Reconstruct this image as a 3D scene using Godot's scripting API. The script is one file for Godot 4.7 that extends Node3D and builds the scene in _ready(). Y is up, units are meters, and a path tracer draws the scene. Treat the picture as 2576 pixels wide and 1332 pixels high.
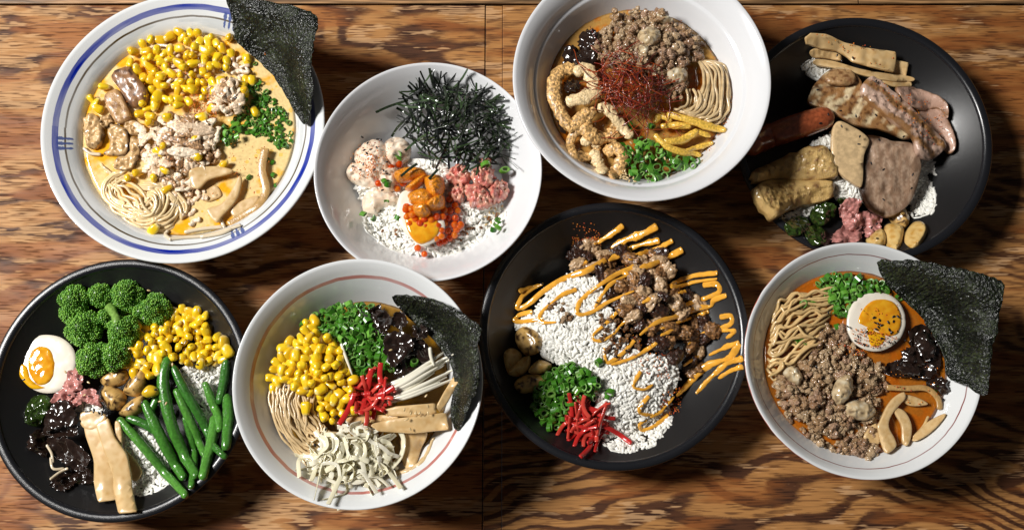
extends Node3D
# Eight bowls of noodles and rice on a worn oak table, seen from above, lit by one soft box from the left.

const TILT := 12.0
const FOCAL := 2600.0
const CROP := {1: [120.0, 0.0, 0.79576], 2: [1200.0, 200.0, 0.72046], 3: [2020.0, 0.0, 0.63073], 4: [2920.0, 40.0, 0.76596], 5: [0.0, 1000.0, 0.83904], 6: [900.0, 1030.0, 0.7881], 7: [1900.0, 800.0, 0.82596], 8: [2940.0, 940.0, 0.76556]}
# things one can find in each bowl, by crop place, to say where a small piece lies
const MARKS := {
	1: [[1230, 280, "nori sheet"], [480, 430, "braised pork"], [400, 700, "mushrooms"], [560, 1030, "noodles"], [1020, 980, "bamboo shoots"], [1200, 620, "floating scallions"], [740, 720, "browned meat strip"], [760, 170, "upper wall"], [1000, 470, "spiced meat lump"], [760, 1130, "lower sprouts"], [560, 300, "upper left wall"]],
	2: [[850, 220, "upper wall"], [600, 400, "scallop side"], [1080, 380, "stepped bowl side"], [1000, 720, "tuna"], [700, 700, "urchin"], [400, 650, "scallops"], [660, 1010, "egg yolk"], [1120, 930, "right wall"], [700, 1140, "lower wall"], [420, 960, "left wall"], [850, 430, "pile's middle"]],
	3: [[480, 300, "wood ears"], [920, 210, "plump clam"], [850, 90, "upper wall"], [1300, 480, "noodle bundle"], [430, 700, "crackling"], [780, 560, "tangle's middle"], [1150, 850, "pickled stems"], [1100, 470, "spotted clam"], [900, 1130, "lower wall"], [870, 320, "curled clam"]],
	4: [[620, 940, "daikon"], [1000, 960, "dark pork"], [450, 300, "bamboo shoots"], [350, 1060, "pickles"], [500, 690, "sausage"], [1030, 820, "chicken"]],
	5: [[600, 480, "broccoli"], [830, 540, "longest bean"], [1060, 460, "rim"], [680, 590, "garlic"], [860, 300, "upper corn edge"], [980, 640, "short bean"], [680, 1050, "bamboo shoots"], [840, 420, "corn heap's middle"], [420, 745, "pink ginger"]],
	6: [[560, 410, "bean sprout"], [250, 560, "left wall"], [650, 720, "red ginger"], [400, 690, "noodles"], [450, 550, "heap's middle"], [830, 420, "wood ears"], [850, 860, "bamboo shoots"], [620, 1140, "lower wall"], [600, 240, "upper wall"], [950, 640, "nori sheet"], [420, 330, "highest kernels"]],
	7: [[260, 760, "garlic cloves"], [450, 900, "scallion heap"], [560, 1080, "red ginger"], [760, 1200, "lower rim"], [560, 220, "upper rim"], [1160, 600, "square sauce hook"], [1050, 830, "heaviest sauce stroke"], [820, 480, "meat heap's middle"], [520, 640, "rice heap's middle"], [250, 560, "left wall"], [900, 300, "thin upper stroke"], [850, 900, "lower sauce hooks"]],
	8: [[650, 520, "egg half"], [340, 640, "noodles"], [570, 800, "upright clam"], [660, 910, "oval clam"], [550, 1130, "lower wall"], [230, 850, "left wall"], [820, 720, "wood ears"], [760, 1020, "bamboo shoots"], [780, 260, "nori sheet"], [560, 210, "upper wall"]]}
var eye: Vector3
var fwd: Vector3
var upv: Vector3
var rng := RandomNumberGenerator.new()
var nz := FastNoiseLite.new()
var bowls := {}
var mats := {}
var tex := {}
var counts := {}
var ico := {}
var bits := []
var mince := []


func _ready() -> void:
	fwd = Vector3(0, -cos(deg_to_rad(TILT)), -sin(deg_to_rad(TILT)))
	upv = Vector3(0, sin(deg_to_rad(TILT)), -cos(deg_to_rad(TILT)))
	eye = Vector3(0, 0.07, 0) - 0.87 * fwd
	var cam := Camera3D.new()
	cam.name = "camera"
	cam.position = eye
	cam.rotation_degrees = Vector3(TILT - 90.0, 0, 0)
	cam.fov = rad_to_deg(2.0 * atan(666.0 / FOCAL))
	cam.near = 0.05
	cam.far = 20.0
	add_child(cam)
	cam.current = true
	var we := WorldEnvironment.new()
	we.name = "environment"
	var env := Environment.new()
	env.background_mode = Environment.BG_COLOR
	env.background_color = Color(0.036, 0.035, 0.035).linear_to_srgb()
	env.tonemap_mode = Environment.TONE_MAPPER_LINEAR
	env.tonemap_exposure = 1.0
	env.sdfgi_enabled = true
	env.ssao_enabled = true
	env.ssil_enabled = true
	we.environment = env
	add_child(we)
	var key := AreaLight3D.new()
	key.name = "softbox_key"
	key.area_size = Vector2(0.56, 0.56)
	key.area_normalize_energy = true
	key.light_energy = 9.6
	key.light_color = Color(1.0, 0.99, 0.975)
	key.shadow_enabled = true
	key.position = Vector3(-1.72, 1.95, -0.36)
	add_child(key)
	key.look_at_from_position(key.position, Vector3(-0.03, 0.05, 0.0), Vector3.UP)
	rng.seed = 20240611
	nz.seed = 7
	nz.noise_type = FastNoiseLite.TYPE_SIMPLEX
	nz.fractal_octaves = 2
	nz.frequency = 1.0
	make_textures()
	make_table()
	make_bowls()
	fill_corn_ramen()
	fill_roe_rice()
	fill_spicy_ramen()
	fill_pork_rice()
	fill_vegetable_rice()
	fill_cabbage_ramen()
	fill_drizzled_rice()
	fill_egg_ramen()
	scatter_stuff("minced_meat", tex.crumbs[3], meat_mats()[1], mince, "brown minced meat lying between the larger crumbs", "minced meat")
	scatter_stuff("chopped_scallion", scallion_meshes()[0], mats["scallion"], bits, "small green scallion bits lying between the larger slices", "scallion")


# ---------- places ----------
func px(u: float, v: float, h: float) -> Vector3:
	var d := fwd + Vector3((u - 1288.0) / FOCAL, 0, 0) + upv * ((666.0 - v) / FOCAL)
	return eye + d * ((h - eye.y) / d.y)


func on(b: int, cx: float, cy: float, h: float) -> Vector3:
	var c: Array = CROP[b]
	return px((c[0] + cx * c[2]) / 1.590062, (c[1] + cy * c[2]) / 1.590062, h)


func wall(b: int, r: float) -> float:
	var p: Array = bowls[b].inner
	for i in range(1, p.size()):
		if r >= p[i].x:
			var k: float = clampf((r - p[i].x) / maxf(p[i - 1].x - p[i].x, 1e-6), 0.0, 1.0)
			return lerpf(p[i].y, p[i - 1].y, k)
	return p[p.size() - 1].y


func height(b: int, x: float, z: float) -> float:
	var w: Dictionary = bowls[b]
	var h: float = maxf(w.level, wall(b, Vector2(x - w.x, z - w.z).length()))
	for m in w.mounds:
		var d: float = Vector2(x - m[0], z - m[1]).length() / m[2]
		if d < 1.0:
			h = maxf(h, m[4] + (m[3] - m[4]) * (1.0 - (d * d if m[2] < 0.08 else d * d * d * d)))
	return h


func at(b: int, cx: float, cy: float, lift := 0.0) -> Vector3:
	var h: float = bowls[b].guess
	var p := Vector3.ZERO
	for i in 5:
		p = on(b, cx, cy, h + lift)
		h = lerpf(h, height(b, p.x, p.z), 0.7)
	p = on(b, cx, cy, h + lift)
	return p


func mound(b: int, cx: float, cy: float, r: float, top: float, base: float) -> void:
	var p := on(b, cx, cy, top)
	bowls[b].mounds.append([p.x, p.z, r, top, base])


func near(b: int, x: float, y: float) -> String:
	var best := ""
	var d := 1e9
	for m in MARKS[b]:
		var e := Vector2(x - m[0], y - m[1]).length()
		if e < d:
			d = e
			best = m[2]
	return ", near the " + best


# ---------- objects ----------
func numbered(called: String) -> String:
	counts[called] = counts.get(called, -1) + 1
	return called if counts[called] == 0 else "%s_%03d" % [called, counts[called]]


func tag(o: Node3D, label: String, category: String, group := "", kind := "") -> void:
	o.set_meta("label", label)
	if category:
		o.set_meta("category", category)
	if group:
		o.set_meta("group", group)
	if kind:
		o.set_meta("kind", kind)


func put(called: String, m: Mesh, mt: Material, where: Vector3, label: String, category: String, group := "", turn := Basis.IDENTITY) -> MeshInstance3D:
	var o := MeshInstance3D.new()
	o.name = numbered(called)
	o.mesh = m
	o.material_override = mt
	o.transform = Transform3D(turn, where)
	tag(o, label, category, group)
	add_child(o, true)
	return o


func part(parent: Node3D, called: String, m: Mesh, mt: Material, where := Vector3.ZERO, turn := Basis.IDENTITY) -> MeshInstance3D:
	var o := MeshInstance3D.new()
	o.name = called
	o.mesh = m
	o.material_override = mt
	o.transform = Transform3D(turn, where)
	parent.add_child(o, true)
	return o


func thing(called: String, where: Vector3, label: String, category: String, group := "") -> Node3D:
	var o := Node3D.new()
	o.name = numbered(called)
	o.position = where
	tag(o, label, category, group)
	add_child(o, true)
	return o


func scatter_stuff(called: String, m: Mesh, mt: Material, places: Array, label: String, category: String, tints := []) -> void:
	var mm := MultiMesh.new()
	mm.transform_format = MultiMesh.TRANSFORM_3D
	mm.use_colors = tints.size() > 0
	mm.mesh = m
	mm.instance_count = places.size()
	for i in places.size():
		mm.set_instance_transform(i, places[i])
		if tints.size():
			mm.set_instance_color(i, tints[i])
	var o := MultiMeshInstance3D.new()
	o.name = numbered(called)
	o.multimesh = mm
	o.material_override = mt
	tag(o, label, category, "", "stuff")
	add_child(o, true)


# ---------- materials ----------
func noise_image(w: int, h: int, f: float, sd: int, oct := 4, kind := FastNoiseLite.TYPE_SIMPLEX) -> Image:
	var n := FastNoiseLite.new()
	n.seed = sd
	n.frequency = f
	n.fractal_octaves = oct
	n.noise_type = kind
	return n.get_seamless_image(w, h, false, false, 0.1, true)


func make_textures() -> void:
	for d in [["mottle", 0.02, 3, 0.62, 1.0], ["soft", 0.012, 5, 0.8, 1.0], ["strong", 0.018, 11, 0.25, 1.0]]:
		var im := noise_image(256, 256, d[1], d[2])
		im.convert(Image.FORMAT_RGB8)
		var by := im.get_data()
		for i in by.size():
			by[i] = int(lerpf(d[3], d[4], by[i] / 255.0) * 255.0)
		tex[d[0]] = ImageTexture.create_from_image(Image.create_from_data(256, 256, false, Image.FORMAT_RGB8, by))
	tex.bump = ImageTexture.create_from_image(noise_image(256, 256, 0.03, 21, 4))
	tex.fine = ImageTexture.create_from_image(noise_image(256, 256, 0.09, 23, 3))
	tex.cells = ImageTexture.create_from_image(noise_image(256, 256, 0.05, 29, 2, FastNoiseLite.TYPE_CELLULAR))
	var nb := Image.create(512, 512, false, Image.FORMAT_RGB8)
	var nr := Image.create(512, 512, false, Image.FORMAT_L8)
	var n1 := noise_image(512, 512, 0.022, 71, 4)
	var n2 := noise_image(512, 512, 0.09, 73, 3)
	var n3 := noise_image(512, 512, 0.006, 75, 3)
	for y in 512:
		for x in 512:
			var a: float = n1.get_pixel(x, y).r
			var c: float = n2.get_pixel(x, y).r
			var d: float = n3.get_pixel(x, y).r
			var k := clampf((a * 0.5 + c * 0.8 + d * 0.3 - 0.82) * 3.2, 0.0, 1.0)
			var q := Color(0.0045, 0.006, 0.004).lerp(Color(0.052, 0.062, 0.014).lerp(Color(0.030, 0.042, 0.022), a), k)
			nb.set_pixel(x, y, q.linear_to_srgb())
			nr.set_pixel(x, y, Color.WHITE * clampf(0.60 - 0.5 * c + 0.25 * (d - 0.5), 0.14, 0.95))
	nb.generate_mipmaps()
	tex.nori = ImageTexture.create_from_image(nb)
	tex.nori_rough = ImageTexture.create_from_image(nr)
	tex.nori_relief = ImageTexture.create_from_image(noise_image(512, 512, 0.045, 77, 4))
	# long fibres: a noise stretched along one axis
	var fb := noise_image(16, 256, 0.12, 31, 3)
	fb.resize(256, 256, Image.INTERPOLATE_CUBIC)
	tex.fibre = ImageTexture.create_from_image(fb)


# c is a linear base colour; o may hold: mot (texture name), mots (its repeats per metre), bump (texture), bumps, bumpd (cm), coat, coatr, sss, back, spec, vc, metal, alpha
func mat(called: String, c: Color, rough: float, o := {}) -> StandardMaterial3D:
	if mats.has(called):
		return mats[called]
	var m := StandardMaterial3D.new()
	m.resource_name = called
	var keep: float = {"mottle": 1.5, "soft": 1.24, "strong": 2.2}.get(o.get("mot", ""), 1.0)
	m.albedo_color = Color(c.r * keep, c.g * keep, c.b * keep).linear_to_srgb()
	m.roughness = rough
	m.metallic_specular = o.get("spec", 0.5)
	if o.has("mot"):
		m.albedo_texture = tex[o.mot]
		m.uv1_triplanar = true
	if o.has("bump"):
		m.heightmap_enabled = true
		m.heightmap_texture = tex[o.bump]
		m.heightmap_scale = o.get("bumpd", 0.05)
		m.uv1_triplanar = true
	m.uv1_world_triplanar = o.get("world", false)
	if m.uv1_triplanar:
		m.uv1_scale = Vector3.ONE * o.get("mots", 40.0) if not o.has("stretch") else o.stretch
	if o.has("coat"):
		m.clearcoat_enabled = true
		m.clearcoat = o.coat
		m.clearcoat_roughness = o.get("coatr", 0.08)
	if o.has("back"):
		m.backlight_enabled = true
		m.backlight = o.back.linear_to_srgb()
	if o.get("vc", false):
		m.vertex_color_use_as_albedo = true
	if o.has("alpha"):
		m.transparency = BaseMaterial3D.TRANSPARENCY_ALPHA
		m.albedo_color.a = o.alpha
	mats[called] = m
	return m


# ---------- meshes ----------
func build(vs: PackedVector3Array, ix: PackedInt32Array, cs := PackedColorArray(), uv := PackedVector2Array()) -> ArrayMesh:
	var vol := 0.0
	for i in range(0, ix.size(), 3):
		vol += vs[ix[i]].dot(vs[ix[i + 1]].cross(vs[ix[i + 2]]))
	if vol > 0.0:
		for i in range(0, ix.size(), 3):
			var s := ix[i]
			ix[i] = ix[i + 1]
			ix[i + 1] = s
	var ns := PackedVector3Array()
	ns.resize(vs.size())
	for i in range(0, ix.size(), 3):
		var a := ix[i]
		var b := ix[i + 1]
		var c := ix[i + 2]
		var n := (vs[c] - vs[a]).cross(vs[b] - vs[a])
		ns[a] += n
		ns[b] += n
		ns[c] += n
	for i in ns.size():
		ns[i] = ns[i].normalized() if ns[i].length_squared() > 1e-24 else Vector3.UP
	var arr := []
	arr.resize(Mesh.ARRAY_MAX)
	arr[Mesh.ARRAY_VERTEX] = vs
	arr[Mesh.ARRAY_NORMAL] = ns
	arr[Mesh.ARRAY_INDEX] = ix
	if cs.size():
		arr[Mesh.ARRAY_COLOR] = cs
	if uv.size():
		arr[Mesh.ARRAY_TEX_UV] = uv
	var am := ArrayMesh.new()
	am.add_surface_from_arrays(Mesh.PRIMITIVE_TRIANGLES, arr)
	return am


func sphere_points(level: int) -> Array:
	if ico.has(level):
		return ico[level]
	var t := (1.0 + sqrt(5.0)) / 2.0
	var v := PackedVector3Array()
	for p in [[-1, t, 0], [1, t, 0], [-1, -t, 0], [1, -t, 0], [0, -1, t], [0, 1, t], [0, -1, -t], [0, 1, -t], [t, 0, -1], [t, 0, 1], [-t, 0, -1], [-t, 0, 1]]:
		v.append(Vector3(p[0], p[1], p[2]).normalized())
	var f := PackedInt32Array([0, 11, 5, 0, 5, 1, 0, 1, 7, 0, 7, 10, 0, 10, 11, 1, 5, 9, 5, 11, 4, 11, 10, 2, 10, 7, 6, 7, 1, 8, 3, 9, 4, 3, 4, 2, 3, 2, 6, 3, 6, 8, 3, 8, 9, 4, 9, 5, 2, 4, 11, 6, 2, 10, 8, 6, 7, 9, 8, 1])
	for l in level:
		var mid := {}
		var g := PackedInt32Array()
		for i in range(0, f.size(), 3):
			var e := PackedInt32Array()
			for k in 3:
				var a := f[i + k]
				var b := f[i + (k + 1) % 3]
				var id := mini(a, b) * 100000 + maxi(a, b)
				if not mid.has(id):
					mid[id] = v.size()
					v.append(((v[a] + v[b]) * 0.5).normalized())
				e.append(mid[id])
			g.append_array([f[i], e[0], e[2], f[i + 1], e[1], e[0], f[i + 2], e[2], e[1], e[0], e[1], e[2]])
		f = g
	ico[level] = [v, f]
	return ico[level]


# an uneven lump: half-sizes s, uneven by amp (share of the radius) at freq lumps per unit sphere; sq > 2 makes it boxy
func lump(sd: float, s: Vector3, amp: float, freq: float, level := 2, sq := 2.0, taper := 0.0) -> ArrayMesh:
	var sp := sphere_points(level)
	var v := PackedVector3Array()
	for p: Vector3 in sp[0]:
		var q := p
		if sq > 2.0:
			var k := pow(pow(absf(p.x), sq) + pow(absf(p.y), sq) + pow(absf(p.z), sq), -1.0 / sq)
			q = p * k
		var n := nz.get_noise_3d(p.x * freq + sd * 13.7, p.y * freq - sd * 5.1, p.z * freq + sd * 3.3)
		var n2 := nz.get_noise_3d(p.x * freq * 2.6 - sd * 3.7, p.y * freq * 2.6 + sd, p.z * freq * 2.6)
		q *= 1.0 + amp * (n + 0.45 * n2)
		q *= s
		var k2 := 1.0 - taper * (q.x / s.x * 0.5 + 0.5)
		q.y *= k2
		q.z *= k2
		v.append(q)
	return build(v, sp[1].duplicate())


func smooth_line(p: Array, n: int) -> PackedVector3Array:
	var out := PackedVector3Array()
	var c := p.size()
	for i in n:
		var t := float(i) / (n - 1) * (c - 1)
		var k := mini(int(t), c - 2)
		var a: Vector3 = p[maxi(k - 1, 0)]
		var b: Vector3 = p[k]
		var d: Vector3 = p[k + 1]
		var e: Vector3 = p[mini(k + 2, c - 1)]
		out.append(b.cubic_interpolate(d, a, e, t - k))
	return out


func smooth_loop(p: Array, n: int) -> PackedVector3Array:
	var out := PackedVector3Array()
	var c := p.size()
	for i in n:
		var t := float(i) / n * c
		var k := int(t)
		out.append((p[k % c] as Vector3).cubic_interpolate(p[(k + 1) % c], p[(k + c - 1) % c], p[(k + 2) % c], t - k))
	return out


func v3(a: Array) -> Array:
	var o := []
	for p in a:
		o.append(Vector3(p[0], p[1], p[2] if p.size() > 2 else 0.0))
	return o


# a strand or strip: half-width w and half-thickness t (numbers, or arrays along the path), sq > 2 squares the section, twist in radians along the whole
func strand(pts: PackedVector3Array, w: Variant, t: Variant, sides := 7, sq := 2.0, twist := 0.0, rounded := true, roll := 0.0, lumpy := 0.0, lfreq := 200.0, dome_end := false) -> Array:
	var n := pts.size()
	var mid := Vector3.ZERO
	for p in pts:
		mid += p
	mid /= n
	var v := PackedVector3Array()
	var ix := PackedInt32Array()
	var rings := []
	for i in n:
		var tan := (pts[mini(i + 1, n - 1)] - pts[maxi(i - 1, 0)]).normalized()
		var k := float(i) / (n - 1)
		var ww: float = w if not (w is Array) else arr_at(w, k)
		var tt: float = t if not (t is Array) else arr_at(t, k)
		rings.append([pts[i], tan, ww, tt, roll + twist * k])
	var first: Array = rings[0]
	var last: Array = rings[n - 1]
	if rounded:
		for e in ([[0.5, 0.87], [0.8, 0.6], [0.95, 0.31]] if dome_end else [[0.7, 0.6]]):
			rings.push_front([first[0] - first[1] * minf(first[2], first[3]) * e[0], first[1], first[2] * e[1], first[3] * e[1], first[4]])
			rings.push_back([last[0] + last[1] * minf(last[2], last[3]) * e[0], last[1], last[2] * e[1], last[3] * e[1], last[4]])
	for r in rings:
		var side: Vector3 = (r[1] as Vector3).cross(Vector3.UP)
		side = side.normalized() if side.length() > 0.01 else Vector3.RIGHT
		var nor: Vector3 = side.cross(r[1]).normalized()
		if absf(r[4]) > 1e-6:
			side = side.rotated(r[1], r[4])
			nor = nor.rotated(r[1], r[4])
		for k in sides:
			var a := TAU * k / sides + (PI / 4 if sides == 4 else 0.0)
			var ca := cos(a)
			var sa := sin(a)
			if sq > 2.0:
				ca = signf(ca) * pow(absf(ca), 2.0 / sq)
				sa = signf(sa) * pow(absf(sa), 2.0 / sq)
			var off: Vector3 = side * (ca * r[2]) + nor * (sa * r[3])
			if lumpy > 0.0:
				var q: Vector3 = (r[0] + off) * lfreq
				off *= 1.0 + lumpy * (nz.get_noise_3d(q.x, q.y, q.z) + 0.5 * nz.get_noise_3d(q.x * 2.7, q.y * 2.7, q.z * 2.7))
			v.append(r[0] - mid + off)
	var m := rings.size()
	for i in m - 1:
		for k in sides:
			var a := i * sides + k
			var b := i * sides + (k + 1) % sides
			ix.append_array([a, a + sides, b, b, a + sides, b + sides])
	v.append(rings[0][0] - mid)
	v.append(rings[m - 1][0] - mid)
	for k in sides:
		ix.append_array([k, (k + 1) % sides, v.size() - 2, (m - 1) * sides + (k + 1) % sides, (m - 1) * sides + k, v.size() - 1])
	return [build(v, ix), mid]


func arr_at(a: Array, k: float) -> float:
	var t := k * (a.size() - 1)
	var i := mini(int(t), a.size() - 2)
	return lerpf(a[i], a[i + 1], t - i)


# a strand laid over the food of bowl b along a path of crop points [x, y, lift]
func laid(b: int, path: Array, n: int, w: Variant, t: Variant, o := {}) -> Array:
	var line := smooth_line(v3(path), n)
	var pts := PackedVector3Array()
	for p in line:
		pts.append(at(b, p.x, p.y, p.z))
	if o.get("even", true) and n > 4:
		for rep in 2:
			var q := pts.duplicate()
			for i in range(1, n - 1):
				q[i].y = (pts[i - 1].y + pts[i].y * 2.0 + pts[i + 1].y) / 4.0
			pts = q
	return strand(pts, w, t, o.get("sides", 7), o.get("sq", 2.0), o.get("twist", 0.0), o.get("rounded", true), o.get("roll", 0.0), o.get("lumpy", 0.0), o.get("lfreq", 200.0), o.get("round_end", false))


# a slice with an outline of crop points [x, y, lift]: its top spans the outline, thick downwards; dome lifts its middle; wave and freq make it uneven
func slice(b: int, outline: Array, thick: float, o := {}) -> Array:
	var loop := smooth_loop(v3(outline), o.get("n", 40)) if o.get("smooth", true) else straight_loop(v3(outline), o.get("n", 40))
	var n := loop.size()
	var top := PackedVector3Array()
	var mid := Vector3.ZERO
	for p in loop:
		var q: Vector3 = on(b, p.x, p.y, o.level + p.z) if o.has("level") else at(b, p.x, p.y, p.z)
		top.append(q)
		mid += q
	mid /= n
	var flatten: float = o.get("flatten", 0.0)
	var rag: float = o.get("rag", 0.0)
	var sd: float = o.get("seed", 1.0)
	var poly := PackedVector2Array()
	for i in n:
		top[i].y = lerpf(top[i].y, mid.y, flatten)
		if rag > 0.0:
			var dir := Vector3(top[i].x - mid.x, 0, top[i].z - mid.z).normalized()
			top[i] += dir * rag * (nz.get_noise_2d(i * 0.9 + sd * 17.0, sd) + 0.6 * nz.get_noise_2d(i * 3.1, sd * 5.0))
		poly.append(Vector2(top[i].x, top[i].z))
	var area := 0.0
	for i in n:
		area += poly[i].cross(poly[(i + 1) % n])
	if area < 0.0:
		poly.reverse()
		top.reverse()
		area = -area
	area *= 0.5
	# points inside, each with its distance to the edge
	var g := maxf(sqrt(area) / o.get("res", 12.0), 0.0005)
	var lo := poly[0]
	var hi := poly[0]
	for p in poly:
		lo = lo.min(p)
		hi = hi.max(p)
	var inner := PackedVector2Array()
	var far := PackedFloat32Array()
	var emax := 0.0005
	var row := 0
	var y := lo.y
	while y < hi.y:
		var x := lo.x + (g * 0.5 if row % 2 else 0.0)
		while x < hi.x:
			var q := Vector2(x + rng.randf_range(-0.12, 0.12) * g, y + rng.randf_range(-0.12, 0.12) * g)
			x += g
			if not Geometry2D.is_point_in_polygon(q, poly):
				continue
			var d := 1e9
			for i in n:
				d = minf(d, q.distance_squared_to(Geometry2D.get_closest_point_to_segment(q, poly[i], poly[(i + 1) % n])))
			d = sqrt(d)
			inner.append(q)
			far.append(d)
			emax = maxf(emax, d)
		y += g * 0.87
		row += 1
	var soft: bool = o.get("soft", false)
	var bw := minf(thick * (0.95 if soft else 0.4), emax * (0.7 if soft else 0.3))
	var drop := thick * (0.6 if soft else 0.3)
	if o.has("bevel"):
		bw = o.bevel
		drop = o.bevel * 0.7
	if thick < 0.0013:
		bw = thick * 0.5
		drop = thick * 0.4
	var pts := PackedVector2Array()
	var es := PackedFloat32Array()
	var ys := PackedFloat32Array()
	for k in ([0.0, 0.1, 0.34, 0.7, 1.0] if soft else [0.0, 0.2, 1.0]):
		for i in n:
			if k == 0.0:
				pts.append(poly[i])
				es.append(0.0)
				ys.append(top[i].y)
				continue
			var t := (poly[(i + 1) % n] - poly[(i + n - 1) % n]).normalized()
			var q: Vector2 = poly[i] + Vector2(-t.y, t.x) * bw * k
			if not Geometry2D.is_point_in_polygon(q, poly):
				continue
			var d := 1e9
			for j in n:
				d = minf(d, q.distance_squared_to(Geometry2D.get_closest_point_to_segment(q, poly[j], poly[(j + 1) % n])))
			d = sqrt(d)
			if d < bw * k * 0.8:
				continue
			pts.append(q)
			es.append(d)
			ys.append(top[i].y)
	for i in inner.size():
		if far[i] < bw + g * 0.45:
			continue
		var wsum := 0.0
		var hsum := 0.0
		if o.get("drape", false):
			hsum = height(b, inner[i].x, inner[i].y) + o.get("lift", 0.0)
			wsum = 1.0
		else:
			for j in n:
				var d := inner[i].distance_squared_to(poly[j]) + 1e-9
				var wt := 1.0 / (d * sqrt(d))
				wsum += wt
				hsum += wt * top[j].y
		pts.append(inner[i])
		es.append(far[i])
		ys.append(hsum / wsum)
	var dome: float = o.get("dome", 0.0)
	var wave: float = o.get("wave", 0.0)
	var freq: float = o.get("freq", 120.0)
	var colour: String = o.get("col", "")
	var m := pts.size()
	var v := PackedVector3Array()
	var cs := PackedColorArray()
	var uv := PackedVector2Array()
	v.resize(m * 2)
	uv.resize(m * 2)
	if colour:
		cs.resize(m * 2)
	for i in m:
		var p := pts[i]
		var k := clampf(es[i] / emax, 0.0, 1.0)
		var r := 1.0 - minf(es[i] / bw, 1.0)
		var lift := dome * (1.0 - (1.0 - k) * (1.0 - k)) - drop * (1.0 - sqrt(maxf(0.0, 1.0 - r * r)))
		var wv := 0.0
		if wave > 0.0:
			wv = wave * (nz.get_noise_3d(p.x * freq, sd * 7.0, p.y * freq) + 0.5 * nz.get_noise_3d(p.x * freq * 2.7, sd * 3.0, p.y * freq * 2.7))
		var q := Vector3(p.x, ys[i] + lift + wv, p.y)
		v[i] = q - mid
		var low := q.y - thick * 0.55 if thick < 0.0013 else minf(ys[i] - thick, q.y - thick * 0.3)
		if o.has("bowlform"):
			low = ys[i] - 0.0012 - thick * sqrt(1.0 - (1.0 - k) * (1.0 - k))
		elif thick >= 0.0013 and es[i] < bw * 0.5:
			low = ys[i] - thick * 0.85
		v[m + i] = Vector3(p.x, low, p.y) - mid
		uv[i] = p * 11.0
		uv[m + i] = p * 11.0
		if colour:
			cs[i] = shade_of(colour, 1.0 - k, atan2(p.y - mid.z, p.x - mid.x), q)
			cs[m + i] = cs[i]
	var ix := PackedInt32Array()
	var tri := Geometry2D.triangulate_delaunay(pts)
	for i in range(0, tri.size(), 3):
		var p0 := tri[i]
		var p1 := tri[i + 1]
		var p2 := tri[i + 2]
		if not Geometry2D.is_point_in_polygon((pts[p0] + pts[p1] + pts[p2]) / 3.0, poly):
			continue
		if (pts[p1] - pts[p0]).cross(pts[p2] - pts[p0]) < 0.0:
			var s := p1
			p1 = p2
			p2 = s
		ix.append_array([p0, p1, p2, m + p0, m + p2, m + p1])
	for i in n:
		var j := (i + 1) % n
		ix.append_array([i, m + i, j, j, m + i, m + j])
	return [build(v, ix, cs, uv), mid]


func straight_loop(p: Array, n: int) -> PackedVector3Array:
	# the outline's own corners, slightly rounded, with points between
	var out := PackedVector3Array()
	var per := maxi(2, n / p.size())
	for i in p.size():
		var a: Vector3 = p[i]
		var c: Vector3 = p[(i + 1) % p.size()]
		for k in per:
			out.append(a.lerp(c, 0.06 + 0.88 * k / (per - 1)))
	return out


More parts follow.
